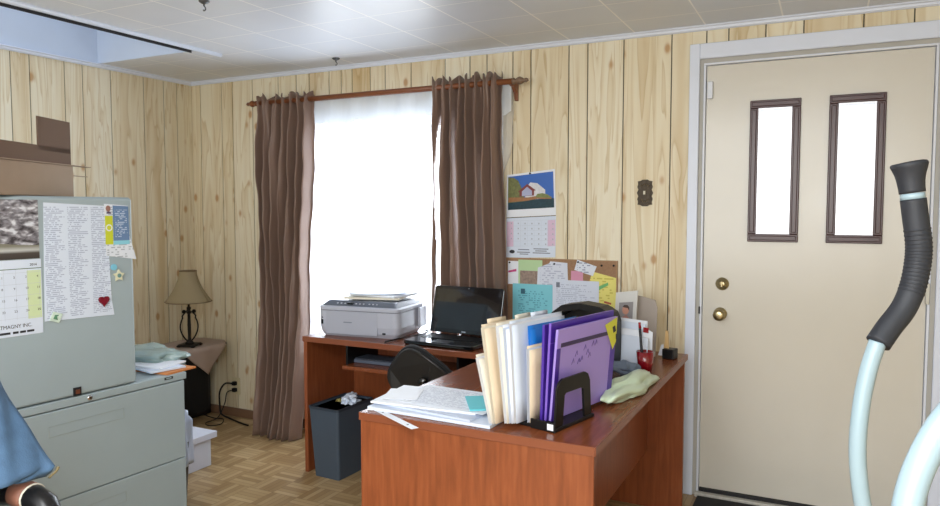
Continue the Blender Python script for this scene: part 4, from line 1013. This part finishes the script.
t = pinned('yellow_notice', 'yellow notice with green and red marks on the right side of the cork board', 'notice', [(.190, .0), (.302, .0), (.306, .255), (.175, .285), (.150, .2)], print_mat('yellow_print', (232, 223, 128), (204, 192, 92), 20, 1, .4, .08, 16))
sub(t, 'green_mark', [(.180, .185), (.215, .192), (.26, .218), (.258, .232), (.215, .212), (.18, .198)], mat('green_marker', (110, 180, 110), .5))
sub(t, 'red_mark', [(.238, .125), (.275, .118), (.276, .128), (.240, .136)], mat('brick_red_marker', (176, 90, 60), .5)); sub(t, 'brown_mark', [(.245, .103), (.285, .099), (.286, .107), (.246, .111)], mat('brown_marker', (120, 92, 80), .5)); sub(t, 'blue_mark', [(.238, .078), (.275, .083), (.276, .090), (.240, .087)], mat('navy_marker', (70, 80, 130), .5))
t = pinned('teal_notice', 'teal blue printed notice at the lower left of the cork board', 'notice', quad(-.270, -.035, -.03, .205), print_mat('teal_print', (132, 208, 222), (92, 164, 184), 20, 1, .45, .14, 30), .0140)
sub(t, 'emblem', quad(-.222, -.198, .150, .178), mat('teal_dark_print', (50, 100, 120), .6))
t = pinned('white_letter', 'white typed letter in the lower middle of the cork board', 'letter', quad(-.040, .212, -.03, .235), print_mat('letter_print', (216, 224, 240), (186, 194, 214), 26, 1, .6, .08, 44), .0148)
sub(t, 'letterhead', quad(-.020, .0, .195, .222), M_GINK)
t = None
for o in list(bpy.data.objects):
    if '_c' in o.keys(): del o['_c']
for i, (y, z, lb) in enumerate(((.225, .318, 'black push pin alone near the upper right of the cork board'), (.288, .320, 'black push pin in the far upper right corner of the cork board'))):
    o = MB().lathe([(.004, 0), (.003, .004), (.0055, .009), (.002, .010)], (0, 0, 0), 10, axis='x').build('push_pin', M_BLACK); place(o, (2.70+y, -.0112, .80+z), -90); tag(o, lb, 'pin')

hc = thing('wall_calendar', 'calendar with a lakeside house photo hanging on the back wall by the right curtain', 'calendar', (2.525, -.0008, 1.140), -90)
mb = MB(); flat(mb, [(-.140, .222), (.146, .236), (.138, .478), (-.136, .452)], .0002, .0012)
pg_ = mb.build('photo_page', M_PAPER, hc)
def pic(name, pts, m, x): mb = MB(); flat(mb, pts, x, .0002); return mb.build(name, m, pg_)
pic('sky_print', [(-.130, .262), (.136, .276), (.129, .466), (-.128, .442)], mat('deep_blue_sky_print', (54, 104, 188), .35), .0015)
pic('water_print', [(-.130, .262), (.136, .276), (.135, .325), (-.130, .312)], mat('dark_water_print', (30, 62, 76), .3, var=.6, vscale=80), .0018)
pic('foliage_print', [(-.130, .30), (-.03, .31), (-.045, .37), (-.07, .42), (-.095, .436), (-.129, .440)], mat('olive_foliage_print', (112, 116, 70), .4, var=.6, vscale=90), .0021)
pic('pale_wall_print', [(-.03, .315), (.085, .325), (.085, .37), (.04, .405), (.0, .41), (-.03, .37)], mat('pale_house_print', (212, 214, 220), .4, var=.2, vscale=90), .0024)
pic('gable_print', [(-.062, .335), (.022, .340), (.022, .365), (.032, .368), (-.018, .402), (-.072, .360), (-.062, .362)], mat('house_red_print', (128, 56, 56), .4), .0027)
pic('gable_face_print', [(-.048, .337), (.010, .341), (.010, .365), (-.018, .387), (-.048, .362)], mat('gable_blue_print', (170, 176, 206), .4), .0030)
pic('bank_print', [(-.126, .304), (-.02, .312), (.04, .322), (.12, .322), (.12, .334), (.05, .340), (-.01, .330), (-.125, .330)], mat('brown_bank_print', (160, 112, 72), .4, var=.3, vscale=80), .0033)
pic('bush_print', [(.03, .330), (.125, .326), (.10, .345), (.07, .352), (.04, .348)], mat('green_bush_print', (120, 130, 76), .4, var=.5, vscale=90), .0035)
mb = MB(); flat(mb, [(-.140, .0), (.144, .012), (.146, .2345), (-.140, .2205)], .0002, .0008)
flat(mb, [(-.136, .062), (-.098, .064), (-.098, .200), (-.136, .198)], .0011, .0002, 1); flat(mb, [(.100, .070), (.142, .072), (.142, .210), (.100, .208)], .0011, .0002, 1)
for k in range(1, 7): y_ = -.136+k*.0397; flat(mb, quad(y_, y_+.0008, .066, .203), .0013, .0001, 2)
for k in range(6): z_ = .064+k*.0275; flat(mb, [(-.136, z_), (.142, z_+.010), (.142, z_+.0108), (-.136, z_+.0008)], .0013, .0001, 2)
flat(mb, [(-.140, .2175), (.146, .2315), (.146, .2345), (-.140, .2205)], .0013, .0002, 3)
flat(mb, [(-.105+.016*math.cos(R(30*k)), .036+.010*math.sin(R(30*k))) for k in range(12)], .0013, .0002, 3)
for a, b, c in ((-.07, -.005, .046), (-.075, .0, .032), (-.06, -.01, .022), (.02, .105, .052), (.03, .095, .041), (.015, .115, .030)): flat(mb, quad(a, b, c, c+.005), .0013, .0002, 4)
for r_ in range(5):
    for k in range(7):
        if r_ == 0 and k < 2: continue
        y_ = -.112+k*.0397; flat(mb, quad(y_, y_+.006, .076+r_*.0275, .084+r_*.0275), .0013, .0002, 5)
mb.build('month_page', [M_PAPERB, mat('lilac_column', (218, 190, 214), .6), mat('light_rule', (190, 198, 210), .6), M_INK, M_GINK, mat('pale_date_ink', (170, 176, 188), .6)], hc)
MB().lathe([(.004, .0), (.003, .004), (.005, .008), (.002, .009)], (.0016, .0, .458), 10, axis='x').build('push_pin', M_BLACK, hc)

# ornate switch plate
sw = thing('switch_plate', 'ornate dark bronze light switch plate on the panelling between board and door', 'switch', (3.138, -.0006, 1.487), -90)
pts = []
half = [(.0, .066), (.012, .066), (.022, .060), (.036, .058), (.034, .044), (.038, .030), (.033, .016), (.040, .0)]
right_ = half+[(a, -b) for a, b in reversed(half[:-1])]
outl = right_+[(-a, b) for a, b in reversed(right_[1:-1])]
mb = MB(); flat(mb, outl, 0, .005); flat(mb, [(a*.78, b*.82) for a, b in outl], .0052, .004)
mb.build('plate', mat('dark_bronze', (52, 44, 34), .35, .75, var=.4, vscale=60, bump=.8, bscale=90), sw, bevel=.0015)
mb = MB()
for s_ in (1, -1):
    for k in range(5): a = R(20+35*k); mb.lathe([(.0035, .0), (.003, .003), (.001, .004)], (.0092, .016*math.cos(a), s_*(.030+.016*math.sin(a)*.8)), 8, axis='x')
mb.build('relief_ornament', mat('worn_bronze', (104, 90, 66), .35, .7), sw)
rbox('toggle', mat('ivory_toggle', (232, 226, 206), .4), sw, .0093, .022, -.0045, .0045, -.008, .010, .001)

# ------------------------------------------------------------------ exercise machine handlebars at right
ex = thing('exercise_machine', 'elliptical exercise machine handlebars with a black foam grip in front of the door', 'exercise machine', (4.034, -2.30, -.006))
M_TUBE = mat('pale_blue_enamel_tube', (146, 168, 178), .36, coat=.1); M_FOAM = mat('black_foam_grip', (34, 37, 44), .6, bump=.2, bscale=120)
def smooth_path(path, n=8):
    P = [Vector(p) for p in path]; out = []
    for i in range(len(P)-1):
        p0, p1, p2, p3 = P[max(i-1, 0)], P[i], P[i+1], P[min(i+2, len(P)-1)]
        for k in range(n):
            t = k/n; out.append(.5*((2*p1)+(p2-p0)*t+(2*p0-5*p1+4*p2-p3)*t*t+(3*p1-p0-3*p2+p3)*t**3))
    out.append(P[-1]); return out
def ep(x, y, z): return (x-4.03, y+2.30, z)
path = smooth_path([ep(4.031, -2.283, 1.196), ep(4.019, -2.290, 1.150), ep(4.010, -2.297, 1.090), ep(4.007, -2.301, 1.020), ep(4.014, -2.302, .950), ep(4.028, -2.300, .880), ep(4.05, -2.30, .75), ep(4.08, -2.32, .45), ep(4.10, -2.33, .30)])
MB().tube(path, .0130, 20).build('handlebar', M_TUBE, ex, smooth=True)
path = smooth_path([ep(4.0315, -2.284, 1.194), ep(4.047, -2.270, 1.219), ep(4.066, -2.256, 1.247), ep(4.0785, -2.248, 1.280), ep(4.085, -2.243, 1.318), ep(4.086, -2.241, 1.352), ep(4.080, -2.241, 1.395), ep(4.076, -2.242, 1.424)], 6)
gr = MB().tube(path, [.0188]*len(path), 24).build('foam_grip', M_FOAM, ex, smooth=True)
mb = MB(); P_ = path
for i in range(17, 34, 1):
    if i+1 < len(P_):
        t_ = (P_[i+1]-P_[i]).normalized(); mb.tube([P_[i], P_[i]+t_*.0028], .0195, 20)
mb.build('grip_ridges', M_FOAM, gr, smooth=True)
MB().tube([ep(4.0757, -2.242, 1.424), ep(4.0745, -2.242, 1.4335)], .0178, 20).build('grip_ring', M_TUBE, ex, smooth=True)
cp = smooth_path([ep(4.0745, -2.242, 1.434), ep(4.072, -2.242, 1.452), ep(4.070, -2.242, 1.470), ep(4.0685, -2.242, 1.481), ep(4.068, -2.242, 1.484)], 3)
MB().tube(cp, [.0190, .0190, .0194, .020, .021, .0225, .0245, .026, .0272, .0268, .025, .020, .012][:len(cp)], 24).build('grip_cap', M_FOAM, ex, smooth=True)
path = smooth_path([ep(4.16, -2.62, 1.235), ep(4.115, -2.635, 1.215), ep(4.081, -2.647, 1.175), ep(4.058, -2.660, 1.130), ep(4.045, -2.668, 1.085), ep(4.041, -2.674, 1.040), ep(4.042, -2.674, .98), ep(4.06, -2.66, .80), ep(4.10, -2.62, .45), ep(4.12, -2.60, .30)])
MB().tube(path, .0158, 20).build('handlebar', M_TUBE, ex, smooth=True)
MB().tube([ep(4.10, -2.27, .30), ep(4.12, -2.66, .30)], .03, 14).build('pivot_axle', M_BLACK, ex, smooth=True)
MB().tube([ep(4.11, -2.46, .03), ep(4.11, -2.46, .33)], .035, 14).build('mast', M_TUBE, ex, smooth=True)
mb = MB().box(.05, .11, -.42, .10, .0, .05).box(-.02, .12, -.20, -.12, .0, .04).box(.11, .9, -.19, -.13, .0, .05); mb.build('base_frame', M_BLACK, ex, bevel=.008)
